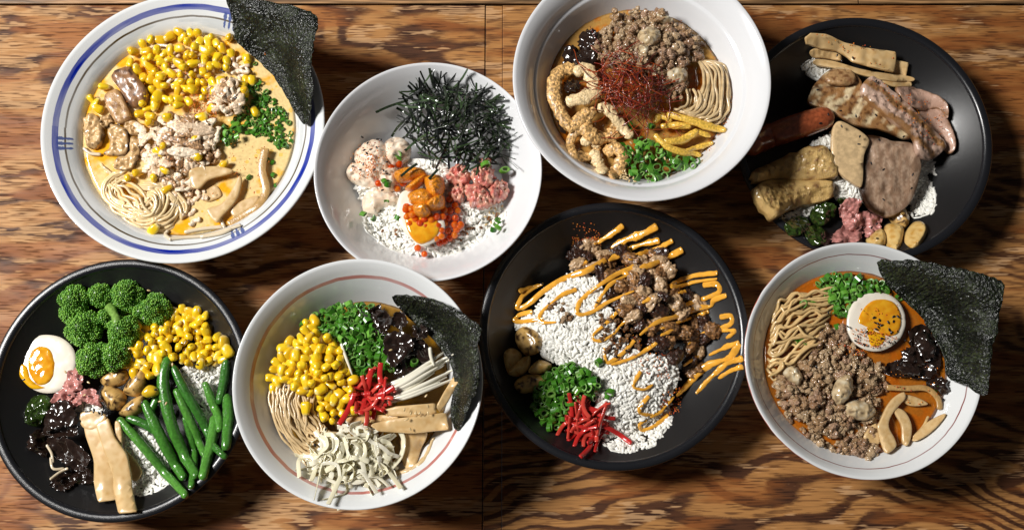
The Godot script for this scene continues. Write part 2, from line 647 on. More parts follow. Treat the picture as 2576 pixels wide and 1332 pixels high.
# colour of a slice's matter: s is the share from its middle to its edge, a the angle round it
func shade_of(called: String, s: float, a: float, q: Vector3) -> Color:
	var n := nz.get_noise_3d(q.x * 150.0, q.y * 60.0, q.z * 150.0)
	var n2 := nz.get_noise_3d(q.x * 700.0, 3.0, q.z * 700.0)
	match called:
		"yolk":
			return Color(0.72, 0.27, 0.008).lerp(Color(0.80, 0.40, 0.02), clampf(0.5 + n * 1.2, 0, 1))
		"runny":
			return Color(0.78, 0.40, 0.008)
		"nori":
			return Color(0.024, 0.029, 0.015).lerp(Color(0.060, 0.075, 0.022), clampf(0.35 + n2 * 1.3 + n * 0.4, 0, 1))
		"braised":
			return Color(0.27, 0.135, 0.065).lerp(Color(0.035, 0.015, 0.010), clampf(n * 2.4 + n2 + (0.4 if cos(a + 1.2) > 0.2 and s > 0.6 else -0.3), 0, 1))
		"braised_light":
			return Color(0.46, 0.27, 0.12).lerp(Color(0.20, 0.09, 0.035), clampf(n * 2.0 + n2 * 0.8, 0, 1))
		"shiitake":
			return Color(0.62, 0.42, 0.215).lerp(Color(0.045, 0.018, 0.010), clampf((s - 0.80) * 5.0 * (1.0 if cos(a - sin(q.x * 90.0)) > -0.2 else 0.2) + n * 1.5 - 0.1, 0, 1))
		"scallop":
			return Color(0.86, 0.63, 0.45).lerp(Color(0.90, 0.79, 0.64), clampf(0.5 + n * 1.6, 0, 1))
		"tuna":
			return Color(0.64, 0.17, 0.13).lerp(Color(0.76, 0.42, 0.29), clampf(0.3 + n * 1.7 + n2 * 0.7, 0, 1))
		"garlic_pale":
			return Color(0.68, 0.46, 0.17).lerp(Color(0.52, 0.27, 0.05), clampf(n * 1.8 - 0.1, 0, 1))
		"garlic_brown":
			return Color(0.60, 0.37, 0.12).lerp(Color(0.045, 0.016, 0.008), clampf(n * 4.0 + n2 * 1.2 - 0.5, 0, 1))
		"menma":
			var f := nz.get_noise_2d(q.x * 900.0 + q.z * 900.0, (q.x - q.z) * 40.0)
			return Color(0.70, 0.49, 0.24).lerp(Color(0.52, 0.30, 0.10), clampf(0.25 + n * 0.5 + f * 0.35, 0, 1))
		"clam":
			return Color(0.58, 0.43, 0.24).lerp(Color(0.22, 0.15, 0.085), clampf(n * 2.4 + n2 - 0.4, 0, 1)).lerp(Color(0.66, 0.58, 0.42), clampf(-n * 2.2 - 0.1, 0, 1))
		"belly":
			var fat := clampf((nz.get_noise_2d(q.x * 60.0 + q.z * 60.0, (q.x - q.z) * 20.0)) * 2.5 + 0.55 - s * 0.5, 0, 1)
			var c := Color(0.36, 0.18, 0.065).lerp(Color(0.72, 0.57, 0.34), fat)
			return c.lerp(Color(0.10, 0.032, 0.008), clampf(n * 2.6 - 0.35 + maxf(0.0, s - 0.85) * 4.0, 0, 0.9))
		"rosy":
			return Color(0.56, 0.35, 0.26).lerp(Color(0.26, 0.13, 0.06), clampf((s - 0.86) * 7.0 + n * 1.4, 0, 1))
		"skin_band":
			var band := nz.get_noise_2d(q.x * 30.0, q.z * 30.0) * 0.004 + (q.x - q.z) * 0.0
			var across := sin((q.z * 1.0 - q.x * 0.78) * 330.0 + band * 300.0)
			var c := Color(0.60, 0.41, 0.31).lerp(Color(0.32, 0.16, 0.06), clampf(across * 2.2, 0, 1))
			return c.lerp(Color(0.05, 0.02, 0.01), clampf(n2 * 2.6 - 0.75, 0, 0.9))
		"grey_pork":
			var c := Color(0.36, 0.22, 0.14).lerp(Color(0.56, 0.39, 0.27), clampf(0.35 + nz.get_noise_2d(q.x * 240.0, q.z * 45.0) * 1.6, 0, 1))
			return c.lerp(Color(0.035, 0.012, 0.006), clampf((s - 0.74) * 7.0, 0, 1) * (1.0 if cos(a - 3.1) > 0.1 else 0.3))
		"tofu":
			return Color(0.66, 0.43, 0.15).lerp(Color(0.20, 0.07, 0.012), clampf(n * 2.6 + n2 * 1.2 - 0.5, 0, 0.9))
	return Color(1, 1, 1) * (1.0 + 0.1 * n + 0.1 * n2)


func inside(poly: PackedVector2Array, n: int, gap: float) -> PackedVector2Array:
	var lo := poly[0]
	var hi := poly[0]
	for p in poly:
		lo = lo.min(p)
		hi = hi.max(p)
	var out := PackedVector2Array()
	var tries := 0
	while out.size() < n and tries < n * 60:
		tries += 1
		var q := Vector2(rng.randf_range(lo.x, hi.x), rng.randf_range(lo.y, hi.y))
		if not Geometry2D.is_point_in_polygon(q, poly):
			continue
		var ok := true
		for p in out:
			if p.distance_squared_to(q) < gap * gap:
				ok = false
				break
		if ok:
			out.append(q)
	return out


func poly2(a: Array) -> PackedVector2Array:
	var o := PackedVector2Array()
	for p in a:
		o.append(Vector2(p[0], p[1]))
	return o


func any_turn(tilt := 10.0) -> Basis:
	return Basis(Vector3.UP, rng.randf() * TAU) * Basis(Vector3.RIGHT, rng.randf_range(-tilt, tilt)) * Basis(Vector3.BACK, rng.randf_range(-tilt, tilt))


# ---------- the table ----------
func make_table() -> void:
	var w := 2048
	var h := 1312
	# noises stretched along the grain, from broad figure to hair-fine pores
	var src := [[noise_image(w / 6, h, 0.020, 41, 4), 0], [noise_image(w / 16, h, 0.26, 43, 2), 0], [noise_image(w / 8, h / 4, 0.012, 45, 3), 0], [noise_image(w / 5, h, 0.012, 49, 4), 0], [noise_image(w / 4, h, 0.045, 53, 3), 0]]
	var data := []
	for i in src:
		i[0].resize(w, h, Image.INTERPOLATE_CUBIC)
		i[0].convert(Image.FORMAT_L8)
		data.append(i[0].get_data())
	var g: PackedByteArray = data[0]
	var hr: PackedByteArray = data[1]
	var bg: PackedByteArray = data[2]
	var wr: PackedByteArray = data[3]
	var cp: PackedByteArray = data[4]
	var col := PackedByteArray()
	col.resize(w * h * 3)
	var rough := PackedByteArray()
	rough.resize(w * h)
	var relief := PackedByteArray()
	relief.resize(w * h)
	var dark := Color(0.080, 0.031, 0.014)
	var tan := Color(0.40, 0.19, 0.062)
	var stain := Color(0.29, 0.095, 0.022)
	var worn := Color(0.53, 0.31, 0.15)
	var lut := PackedByteArray()
	lut.resize(4096)
	for i in 4096:
		lut[i] = int(clampf(Color(i / 4095.0, 0, 0).linear_to_srgb().r, 0, 1) * 255.0)
	for y in h:
		var py := float(y) / h
		for x in w:
			var i := y * w + x
			var pxx := float(x) / w
			var a := g[i] / 255.0
			var b := hr[i] / 255.0
			var c := bg[i] / 255.0
			var d := wr[i] / 255.0
			var e := cp[i] / 255.0
			var left := pxx < 0.478
			# figure of the veneer: cathedral bands, ragged along the grain
			var ring := 0.0
			if left:
				ring = py * 7.0 + c * 4.2 + 0.22 * sin(pxx * 10.0)
			else:
				var q := pxx - 0.70
				ring = 50.0 * (py - 3.0 * q * q / (1.0 + 6.0 * absf(q))) + c * 5.0
			var f := sin(ring * TAU) * (1.0 if left else 0.35 + 1.2 * smoothstep(0.5, 0.85, py)) + (a - 0.5) * 1.9 + (b - 0.5) * 1.0 + (e - 0.5) * 0.5
			var k := clampf(f * 1.3 + (0.35 if left else 0.30), 0.0, 1.0)
			var cr := lerpf(tan.r, dark.r, k)
			var cg := lerpf(tan.g, dark.g, k)
			var cb := lerpf(tan.b, dark.b, k)
			# reddish varnish still on the wood
			var u := clampf((c * 0.4 + d * 0.8 + a * 0.3 - (0.68 if left or py < 0.3 else 0.82)) * 6.0, 0.0, 1.0) * 0.72
			cr = lerpf(cr, stain.r, u)
			cg = lerpf(cg, stain.g, u)
			cb = lerpf(cb, stain.b, u)
			# where the varnish has worn off, in ragged patches and chips
			var wo := clampf((1.0 - d + (e - 0.5) * 0.6 + (b - 0.5) * 0.35 - (0.66 if left else (0.66 if py < 0.3 else 0.76))) * 13.0, 0.0, 1.0)
			cr = lerpf(cr, worn.r, wo * 0.75)
			cg = lerpf(cg, worn.g, wo * 0.75)
			cb = lerpf(cb, worn.b, wo * 0.75)
			# open pores and fine streaks
			var po := clampf((0.43 - b) * 8.0, 0.0, 1.0) * clampf((e - 0.25) * 3.0, 0.0, 1.0)
			var st := 0.80 + 0.42 * b
			cr *= st * (1.0 - 0.55 * po)
			cg *= st * (1.0 - 0.60 * po)
			cb *= st * (1.0 - 0.60 * po)
			col[i * 3] = lut[int(clampf(cr, 0, 1) * 4095)]
			col[i * 3 + 1] = lut[int(clampf(cg, 0, 1) * 4095)]
			col[i * 3 + 2] = lut[int(clampf(cb, 0, 1) * 4095)]
			rough[i] = int(clampf(0.54 + 0.16 * wo + 0.15 * po + (a - 0.5) * 0.2, 0.1, 1.0) * 255.0)
			relief[i] = int(clampf(0.75 - 0.5 * po - 0.18 * wo + 0.25 * (b - 0.5), 0.0, 1.0) * 255.0)
	var m := StandardMaterial3D.new()
	m.resource_name = "oak_veneer"
	m.albedo_texture = ImageTexture.create_from_image(Image.create_from_data(w, h, false, Image.FORMAT_RGB8, col))
	m.roughness_texture = ImageTexture.create_from_image(Image.create_from_data(w, h, false, Image.FORMAT_L8, rough))
	m.roughness = 1.0
	m.metallic_specular = 0.34
	m.heightmap_enabled = true
	m.heightmap_texture = ImageTexture.create_from_image(Image.create_from_data(w, h, false, Image.FORMAT_L8, relief))
	m.heightmap_scale = 0.018
	var t := Node3D.new()
	t.name = "table"
	tag(t, "worn brown oak table with a seam down its middle", "", "", "structure")
	add_child(t)
	var seam_a := px(1214, 1100, 0.0).x
	var seam_b := px(1262, 1100, 0.0).x
	var back := px(1288, 11, 0.0).z
	var edge := mat("pale_edge_board", Color(0.30, 0.165, 0.07), 0.45, {"mot": "strong", "stretch": Vector3(2.0, 8.0, 34.0), "bump": "fine", "bumpd": 0.01})
	plank(t, "tabletop_panel", -0.62, seam_a - 0.0002, back + 0.0008, 0.45, 0.0, m)
	plank(t, "filler_strip", seam_a + 0.0006, seam_b - 0.0002, back + 0.0008, 0.45, -0.0012, m)
	plank(t, "tabletop_panel", seam_b + 0.0002, 0.62, back + 0.0008, 0.45, 0.0, m)
	var ends := [-0.62, px(2160, 8, 0.0).x, px(2580, 8, 0.0).x, 0.72]
	for i in 3:
		plank(t, "edge_board", ends[i] + 0.0004, ends[i + 1] - 0.0004, back - 0.07, back - 0.0008, 0.0008, edge)


func plank(parent: Node3D, called: String, x0: float, x1: float, z0: float, z1: float, top: float, m: Material) -> void:
	var e := 0.0005
	var v := PackedVector3Array()
	var uv := PackedVector2Array()
	for r in [[0.0, -0.03], [0.0, -e], [e * 0.3, -e * 0.3], [e, 0.0]]:
		for p in [[x0 + r[0], z0 + r[0]], [x1 - r[0], z0 + r[0]], [x1 - r[0], z1 - r[0]], [x0 + r[0], z1 - r[0]]]:
			v.append(Vector3(p[0], top + r[1], p[1]))
			uv.append(Vector2((p[0] + 0.56) / 1.12, (p[1] + 0.36) / 0.72))
	var ix := PackedInt32Array()
	for j in 3:
		for i in 4:
			var a := j * 4 + i
			var b := j * 4 + (i + 1) % 4
			ix.append_array([a, a + 4, b, b, a + 4, b + 4])
	ix.append_array([12, 14, 13, 12, 15, 14, 0, 1, 2, 0, 2, 3])
	# own normals: flat top
	var flatv := PackedVector3Array()
	var flatu := PackedVector2Array()
	var fi := PackedInt32Array()
	for i in ix.size():
		flatv.append(v[ix[i]])
		flatu.append(uv[ix[i]])
		fi.append(i)
	part(parent, called, build(flatv, fi, PackedColorArray(), flatu), m)


# ---------- bowls ----------
func make_bowls() -> void:
	# x, z, outer radius, rim height, food level, first guess of food height
	var d := {
		1: [-0.2852, -0.1238, 0.1229, 0.072, 0.052, 0.055], 2: [-0.0713, -0.0802, 0.0969, 0.082, -1.0, 0.055], 3: [0.1094, -0.1548, 0.1089, 0.104, 0.067, 0.073],
		4: [0.3100, -0.1187, 0.1133, 0.055, -1.0, 0.045], 5: [-0.3286, 0.1013, 0.1100, 0.055, -1.0, 0.045], 6: [-0.1233, 0.1002, 0.1001, 0.096, 0.0590, 0.067],
		7: [0.0864, 0.0554, 0.1145, 0.055, -1.0, 0.05], 8: [0.2857, 0.0805, 0.0969, 0.085, 0.063, 0.065]}
	for b in d:
		bowls[b] = {"x": d[b][0], "z": d[b][1], "r": d[b][2], "h": d[b][3], "level": d[b][4], "guess": d[b][5], "mounds": []}
	var white := {"coat": 0.6, "coatr": 0.06}
	var names := {1: ["ramen_bowl", "white bowl with blue and brown painted rings, corn ramen inside"], 2: ["rice_bowl", "plain white bowl holding roe, tuna and shredded seaweed on rice"],
		3: ["ramen_bowl", "white bowl with a stepped inner wall holding noodles under red chilli threads"], 4: ["rice_bowl", "black bowl with sausage and sliced pork, partly under two white bowls"],
		5: ["rice_bowl", "black bowl with broccoli, corn and green beans at the left edge"], 6: ["ramen_bowl", "white bowl with one broad red ring, corn, seaweed and cabbage inside"],
		7: ["rice_bowl", "black bowl of rice and meat striped with orange sauce"], 8: ["ramen_bowl", "white bowl with a thin dark red ring and an egg half in broth"]}
	for b in d:
		var w: Dictionary = bowls[b]
		var R: float = w.r
		var h: float = w.h
		var inner := []
		match b:
			1:
				inner = [[0.0012, 0.0], [0.004, -0.0006], [0.012, -0.0052], [0.021, -0.0108], [0.0245, -0.0132], [0.027, -0.0162], [0.029, -0.0200], [0.035, -0.030], [0.048, -0.045], [0.066, -0.056], [0.095, -0.061], [R, -0.062]]
			2:
				inner = [[0.001, 0.0], [0.003, -0.0012], [0.009, -0.0085], [0.016, -0.019], [0.024, -0.031], [0.034, -0.044], [0.046, -0.055], [0.062, -0.063], [0.08, -0.067], [R, -0.068]]
			3:
				inner = [[0.001, 0.0], [0.0035, -0.0005], [0.010, -0.005], [0.015, -0.0115], [0.0172, -0.0165], [0.0182, -0.0172], [0.0198, -0.0176], [0.0212, -0.0190], [0.0245, -0.0250], [0.029, -0.0335], [0.036, -0.045], [0.048, -0.062], [0.066, -0.079], [0.09, -0.087], [R, -0.089]]
			6, 8:
				inner = [[0.001, 0.0], [0.0035, -0.001], [0.009, -0.0065], [0.016, -0.0155], [0.0225, -0.0250], [0.029, -0.036], [0.038, -0.049], [0.052, -0.063], [0.072, -0.073], [R, -0.075]]
				if b == 8:
					inner = [[0.001, 0.0], [0.0032, -0.0008], [0.0065, -0.0045], [0.012, -0.011], [0.018, -0.018], [0.0225, -0.0245], [0.03, -0.035], [0.044, -0.051], [0.066, -0.062], [R, -0.065]]
			_:
				inner = [[0.0018, 0.0], [0.0048, 0.0001], [0.0068, -0.0007], [0.0077, -0.0020], [0.0082, -0.0032], [0.0125, -0.0078], [0.022, -0.0170], [0.034, -0.0265], [0.048, -0.0345], [0.066, -0.0400], [0.085, -0.0415], [R, -0.042]]
		var prof := []
		w.inner = []
		for p in inner:
			prof.append([R - p[0], h + p[1], R - p[0]])
			w.inner.append(Vector2(R - p[0], h + p[1]))
		w.inner.reverse()
		w.inner.reverse()
		# lip and outside down to the foot ring, then the underside
		var lip := 0.0026 if b in [1, 2, 3, 6, 8] else 0.0045
		var outside := [[R - 0.0002, h - lip * 0.25, R * 0.997], [R, h - lip * 0.6, R * 0.999], [R - 0.0006, h - lip * 1.1, R * 0.999], [R - 0.004, h - lip - 0.0045, 0.0]]
		var steps := 9
		for i in range(1, steps):
			var k := float(i) / steps
			var rr := lerpf(R - 0.004, R * 0.42, pow(k, 1.15))
			var yy := lerpf(h - lip - 0.0045, 0.008, 1.0 - pow(1.0 - k, 1.35))
			yy = minf(yy, wall(b, rr) - 0.0028)
			outside.append([rr, yy, 0.0])
		outside.append_array([[R * 0.41, 0.006, 0.0], [R * 0.405, 0.0005, 0.0], [R * 0.40, 0.0003, 0.0], [R * 0.375, 0.0003, 0.0], [R * 0.37, 0.005, 0.0], [0.0, 0.006, 0.0]])
		prof.reverse()
		prof.append_array(outside)
		var m: StandardMaterial3D
		if b in [4, 5, 7]:
			m = mat("black_melamine", Color(0.0115, 0.0112, 0.0118), 0.34, {"bump": "fine", "mots": 90.0, "bumpd": 0.006, "coat": 0.25, "coatr": 0.16})
		elif b in [2, 3]:
			m = mat("white_glaze", Color(0.755, 0.76, 0.775), 0.16, {"coat": 0.5, "coatr": 0.05})
		else:
			m = painted_glaze(b)
		if b in [4, 5, 7]:
			# the rolled rim is a band of its own, a little glossier than the inside
			var cut := 0
			for i in prof.size():
				if prof[i][0] >= R - 0.0083 and cut == 0:
					cut = i
			var end := prof.size()
			for i in range(cut + 1, prof.size()):
				if prof[i][2] == 0.0:
					end = i
					break
			var t := thing(names[b][0], Vector3(w.x, 0, w.z), names[b][1], "bowl", "bowls of food on the table")
			part(t, "rim", lathe(prof.slice(cut, end + 1), 128, R), mat("black_rim", Color(0.010, 0.0105, 0.013), 0.27, {"bump": "fine", "mots": 90.0, "bumpd": 0.005, "coat": 0.3, "coatr": 0.14}))
			var body: Array = prof.slice(0, cut + 1)
			part(t, "body", lathe(body, 128, R), m)
			part(t, "outside", lathe(prof.slice(end), 96, R), m)
		else:
			put(names[b][0], lathe(prof, 128, R), m, Vector3(w.x, 0, w.z), names[b][1], "bowl", "bowls of food on the table")


func lathe(prof: Array, n: int, R: float) -> ArrayMesh:
	var v := PackedVector3Array()
	var uv := PackedVector2Array()
	for p in prof:
		for i in n + 1:
			var a := TAU * i / n
			v.append(Vector3(cos(a) * p[0], p[1], sin(a) * p[0]))
			uv.append(Vector2(0.5 + cos(a) * p[2] / R * 0.49, 0.5 + sin(a) * p[2] / R * 0.49))
	var ix := PackedInt32Array()
	for j in prof.size() - 1:
		for i in n:
			var a := j * (n + 1) + i
			ix.append_array([a, a + n + 1, a + 1, a + 1, a + n + 1, a + n + 2])
	# weld the seam's normals by building on closed rings
	return weld(v, ix, uv, n + 1)


func weld(v: PackedVector3Array, ix: PackedInt32Array, uv: PackedVector2Array, row: int) -> ArrayMesh:
	var am := build(v, ix, PackedColorArray(), uv)
	var arr := am.surface_get_arrays(0)
	var ns: PackedVector3Array = arr[Mesh.ARRAY_NORMAL]
	for j in v.size() / row:
		var s := (ns[j * row] + ns[j * row + row - 1]).normalized()
		ns[j * row] = s
		ns[j * row + row - 1] = s
	arr[Mesh.ARRAY_NORMAL] = ns
	var out := ArrayMesh.new()
	out.add_surface_from_arrays(Mesh.PRIMITIVE_TRIANGLES, arr)
	return out


func painted_glaze(b: int) -> StandardMaterial3D:
	var n := 1024
	var R: float = bowls[b].r
	var im := Image.create(n, n, false, Image.FORMAT_RGB8)
	var base := Color(0.755, 0.77, 0.775)
	im.fill(base.linear_to_srgb())
	var wash := noise_image(256, 256, 0.02, 60 + b, 4)
	var rings := []
	match b:
		1: rings = [[0.0086, 0.0130, Color(0.05, 0.07, 0.34), 0.92], [0.0171, 0.0185, Color(0.10, 0.07, 0.035), 0.9]]
		6: rings = [[0.0118, 0.0140, Color(0.46, 0.115, 0.085), 0.82]]
		8: rings = [[0.0086, 0.0092, Color(0.20, 0.03, 0.022), 0.9], [-0.001, 0.0004, Color(0.40, 0.06, 0.03), 0.9]]
	for y in n:
		for x in n:
			var q := Vector2(x + 0.5, y + 0.5) / n - Vector2(0.5, 0.5)
			var r := q.length() / 0.49 * R
			var e := R - r
			if e > 0.036 or e < -0.002:
				continue
			var a := q.angle()
			var c := base
			var wn: float = wash.get_pixel(int(fposmod(a * 60.0, 256.0)), int(fposmod(r * 5000.0, 256.0))).r
			if b == 1 and e > 0.0185 and e < 0.03:
				c = c.lerp(Color(0.52, 0.545, 0.54), clampf((wn - 0.52) * 2.6, 0.0, 0.6))
			for g in rings:
				var wob: float = 0.00022 * nz.get_noise_2d(a * 4.0, b + g[0] * 900.0)
				var soft := 0.00018
				var k: float = clampf((e - g[0] + wob) / soft + 0.5, 0, 1) * clampf((g[1] - e - wob) / soft + 0.5, 0, 1)
				c = c.lerp(g[2], k * g[3] * (0.72 + 0.5 * wn))
			im.set_pixel(x, y, c.linear_to_srgb())
	if b == 1:
		# three groups of three blue brush dabs across the brown ring
		for t in [-1.253, 3.005, 1.076]:
			for k in 3:
				var a: float = t + (k - 1) * 0.043
				for s in [-1, 1]:
					var rc: float = R - 0.0178 + s * 0.0029
					var ca := Vector2(cos(a), sin(a))
					var c0: Vector2 = Vector2(0.5, 0.5) + ca * rc / R * 0.49
					for yy in range(-18, 19):
						for xx in range(-18, 19):
							var pq := c0 + Vector2(xx, yy) / n
							var dq := pq - c0
							var al := dq.dot(ca) * n / 14.0
							var ac: float = dq.dot(ca.orthogonal()) * n / (6.2 + 1.4 * s)
							var dd: float = al * al + ac * ac + 0.35 * nz.get_noise_2d(pq.x * 130.0, pq.y * 130.0)
							if dd < 1.0:
								var ipx := Vector2i(pq * n)
								im.set_pixelv(ipx, im.get_pixelv(ipx).lerp(Color(0.06, 0.09, 0.27).linear_to_srgb(), clampf((1.0 - dd) * 2.2, 0, 0.85)))
	var m := mat("painted_glaze_%d" % b, Color(1, 1, 1), 0.17, {"coat": 0.5, "coatr": 0.05})
	m.albedo_texture = ImageTexture.create_from_image(im)
	return m


# ---------- food builders ----------
func piece(b: int, called: String, outline: Array, thick: float, m: Material, label: String, category: String, group := "", o := {}) -> MeshInstance3D:
	var lift: float = o.get("lift", thick * 0.9)
	var line := []
	for p in outline:
		line.append([p[0], p[1], (p[2] if p.size() > 2 else 0.0) + lift])
	o.seed = rng.randf() * 40.0
	var s := slice(b, line, thick, o)
	return put(called, s[0], m, s[1], label, category, group)


func strip(b: int, called: String, path: Array, w: Variant, t: Variant, m: Material, label: String, category: String, group := "", o := {}) -> MeshInstance3D:
	var lift: float = o.get("lift", 0.0)
	var line := []
	for p in path:
		line.append([p[0], p[1], (p[2] if p.size() > 2 else 0.0) + lift])
	var s := laid(b, line, o.get("n", 16), w, t, o)
	return put(called, s[0], m, s[1], label, category, group)


# short curved strips strewn in a heap over a crop polygon
func strew(b: int, called: String, area: Array, n: int, long: Vector2, w: float, t: float, ms: Array, label: String, category: String, group: String, o := {}) -> void:
	var k: float = CROP[b][2]
	var pts := inside(poly2(area), n, o.get("gap", 6.0))
	for i in pts.size():
		var p := pts[i]
		var l := rng.randf_range(long.x, long.y) * 0.5
		var yaw: float = rng.randf() * TAU if not o.has("yaw") else o.yaw + rng.randfn(0.0, o.get("spread", 0.3))
		var bend: float = rng.randfn(0.0, o.get("bend", 0.4))
		var base: float = o.get("low", 0.0) + (o.get("high", 0.006) - o.get("low", 0.0)) * float(i) / pts.size()
		var path := []
		var c: int = o.get("points", 5)
		for j in c:
			var s := float(j) / (c - 1) * 2.0 - 1.0
			var dirv := Vector2.from_angle(yaw + bend * s)
			var q := p + dirv * s * l + dirv.orthogonal() * bend * s * s * l * 0.5
			if o.has("curl"):
				q += Vector2(rng.randfn(), rng.randfn()) * l * o.curl
			path.append([q.x, q.y, base + rng.randf_range(-1.0, 1.0) * o.get("jump", 0.002)])
		var s := laid(b, path, o.get("n", 12), w * rng.randf_range(0.8, 1.2), t, {"sides": o.get("sides", 6), "sq": o.get("sq", 2.0), "twist": rng.randfn(0.0, o.get("twist", 0.0)), "roll": rng.randfn(0.0, o.get("roll", 0.0)), "rounded": o.get("rounded", false), "even": o.get("even", true), "lumpy": o.get("lumpy", 0.0), "lfreq": o.get("lfreq", 300.0)})
		put(called, s[0], ms[rng.randi() % ms.size()], s[1], label + near(b, p.x, p.y), category, group)


# n strands between two guide curves
func bundle(b: int, called: String, A: Array, B: Array, n: int, r: float, ms: Array, label: String, category: String, group: String, o := {}) -> void:
	var c := 9
	var a := smooth_line(v3(A), c)
	var e := smooth_line(v3(B), c)
	for i in n:
		var t := (i + rng.randf_range(-0.35, 0.35)) / maxf(n - 1, 1)
		var path := []
		var base := rng.randf_range(o.get("low", 0.0), o.get("high", 0.004))
		var ph := rng.randf() * 50.0
		for j in c:
			var q := a[j].lerp(e[j], t + 0.10 * nz.get_noise_2d(j * 0.45, ph))
			var wob: float = o.get("wob", 7.0)
			q += Vector3(nz.get_noise_2d(j * 0.5, ph + 9.0) * wob, nz.get_noise_2d(j * 0.5, ph + 19.0) * wob, 0)
			var ends := minf(j, c - 1 - j)
			path.append([q.x, q.y, base + q.z + rng.randf_range(-0.0008, 0.0008) - (o.get("dip", 0.004) if ends < 1 else 0.0)])
		var s := laid(b, path, o.get("n", 26), r * rng.randf_range(0.92, 1.08), r * rng.randf_range(0.88, 1.0), {"sides": 7})
		put(called, s[0], ms[rng.randi() % ms.size()], s[1], label, category, group)


func corn_meshes() -> Array:
	if not tex.has("corn_meshes"):
		var out := []
		for i in 9:
			var s := Vector3(rng.randf_range(0.0050, 0.0062), rng.randf_range(0.0034, 0.0040), rng.randf_range(0.0040, 0.0049))
			var m := lump(i * 3.1, s, 0.10, 1.1, 2, rng.randf_range(2.3, 3.0), rng.randf_range(0.25, 0.45))
			# the cut tip, where the kernel sat on the cob, is pale
			var arr := m.surface_get_arrays(0)
			var cs := PackedColorArray()
			for p: Vector3 in arr[Mesh.ARRAY_VERTEX]:
				cs.append(Color(0.86, 0.57, 0.012).lerp(Color(0.84, 0.68, 0.26), smoothstep(0.62, 0.95, p.x / s.x)))
			arr[Mesh.ARRAY_COLOR] = cs
			var am := ArrayMesh.new()
			am.add_surface_from_arrays(Mesh.PRIMITIVE_TRIANGLES, arr)
			out.append(am)
		tex.corn_meshes = out
	return tex.corn_meshes


func corn(b: int, spots: Array, label: String, group: String, tall := 0.006, sink := 0.0) -> void:
	var ms := corn_meshes()
	var mts := [mat("corn_gold", Color(1.0, 1.0, 1.0), 0.28, {"vc": true, "coat": 0.7, "coatr": 0.1, "sss": 0.05, "bump": "bump", "mots": 90.0, "bumpd": 0.012}), mat("corn_light", Color(1.08, 1.1, 1.5), 0.28, {"vc": true, "coat": 0.7, "coatr": 0.1, "sss": 0.05}), mat("corn_deep", Color(0.93, 0.84, 0.8), 0.3, {"vc": true, "coat": 0.6, "coatr": 0.1, "sss": 0.05})]
	for i in spots.size():
		var p: Vector2 = spots[i]
		var tilt := Basis(Vector3.UP, rng.randf() * TAU) * Basis(Vector3.BACK, rng.randf_range(-0.5, 0.5) if rng.randf() < 0.6 else rng.randf_range(-1.4, -0.7)) * Basis(Vector3.RIGHT, rng.randf_range(-0.6, 0.6))
		put("corn_kernel", ms[rng.randi() % ms.size()], mts[[0, 0, 0, 1, 2][rng.randi() % 5]], at(b, p.x, p.y, 0.003 - sink + rng.randf() * tall), label + near(b, p.x, p.y), "corn kernel", group, tilt.scaled(Vector3.ONE * rng.randf_range(0.86, 1.12)))


func scallion_meshes() -> Array:
	if tex.has("scallion_meshes"):
		return tex.scallion_meshes
	var out := []
	for i in 12:
		var r := rng.randf_range(0.0020, 0.0034)
		var hgt := rng.randf_range(0.0016, 0.0046)
		var span := TAU if i % 2 == 0 else rng.randf_range(2.2, 4.6)
		var th := rng.randf_range(0.0007, 0.0011)
		var n := 14
		var v := PackedVector3Array()
		var cs := PackedColorArray()
		var skin := Color(0.045, 0.20, 0.012).lerp(Color(0.16, 0.40, 0.045), rng.randf())
		var inn := skin.lerp(Color(0.42, 0.62, 0.20), 0.5)
		var squash := rng.randf_range(0.6, 1.0)
		for k in n + 1:
			var a := span * k / n
			var rr := r * (1.0 + 0.12 * sin(a * 2.0 + i))
			for q in [[rr, -0.5, skin], [rr, 0.5, skin], [rr - th, 0.5, inn], [rr - th, -0.5, inn]]:
				v.append(Vector3(cos(a) * q[0], q[1] * hgt + 0.0004 * sin(a + i), sin(a) * q[0] * squash))
				cs.append(q[2])
		var ix := PackedInt32Array()
		for k in n:
			for e in 4:
				var a := k * 4 + e
				var c := k * 4 + (e + 1) % 4
				ix.append_array([a, a + 4, c, c, a + 4, c + 4])
		if span < TAU:
			ix.append_array([0, 1, 2, 0, 2, 3, n * 4, n * 4 + 2, n * 4 + 1, n * 4, n * 4 + 3, n * 4 + 2])
		# flat faces at the cut edges
		var fv := PackedVector3Array()
		var fc := PackedColorArray()
		var fi := PackedInt32Array()
		for q in ix:
			fi.append(fv.size())
			fv.append(v[q])
			fc.append(cs[q])
		out.append(build(fv, fi, fc))
	tex.scallion_meshes = out
	return out


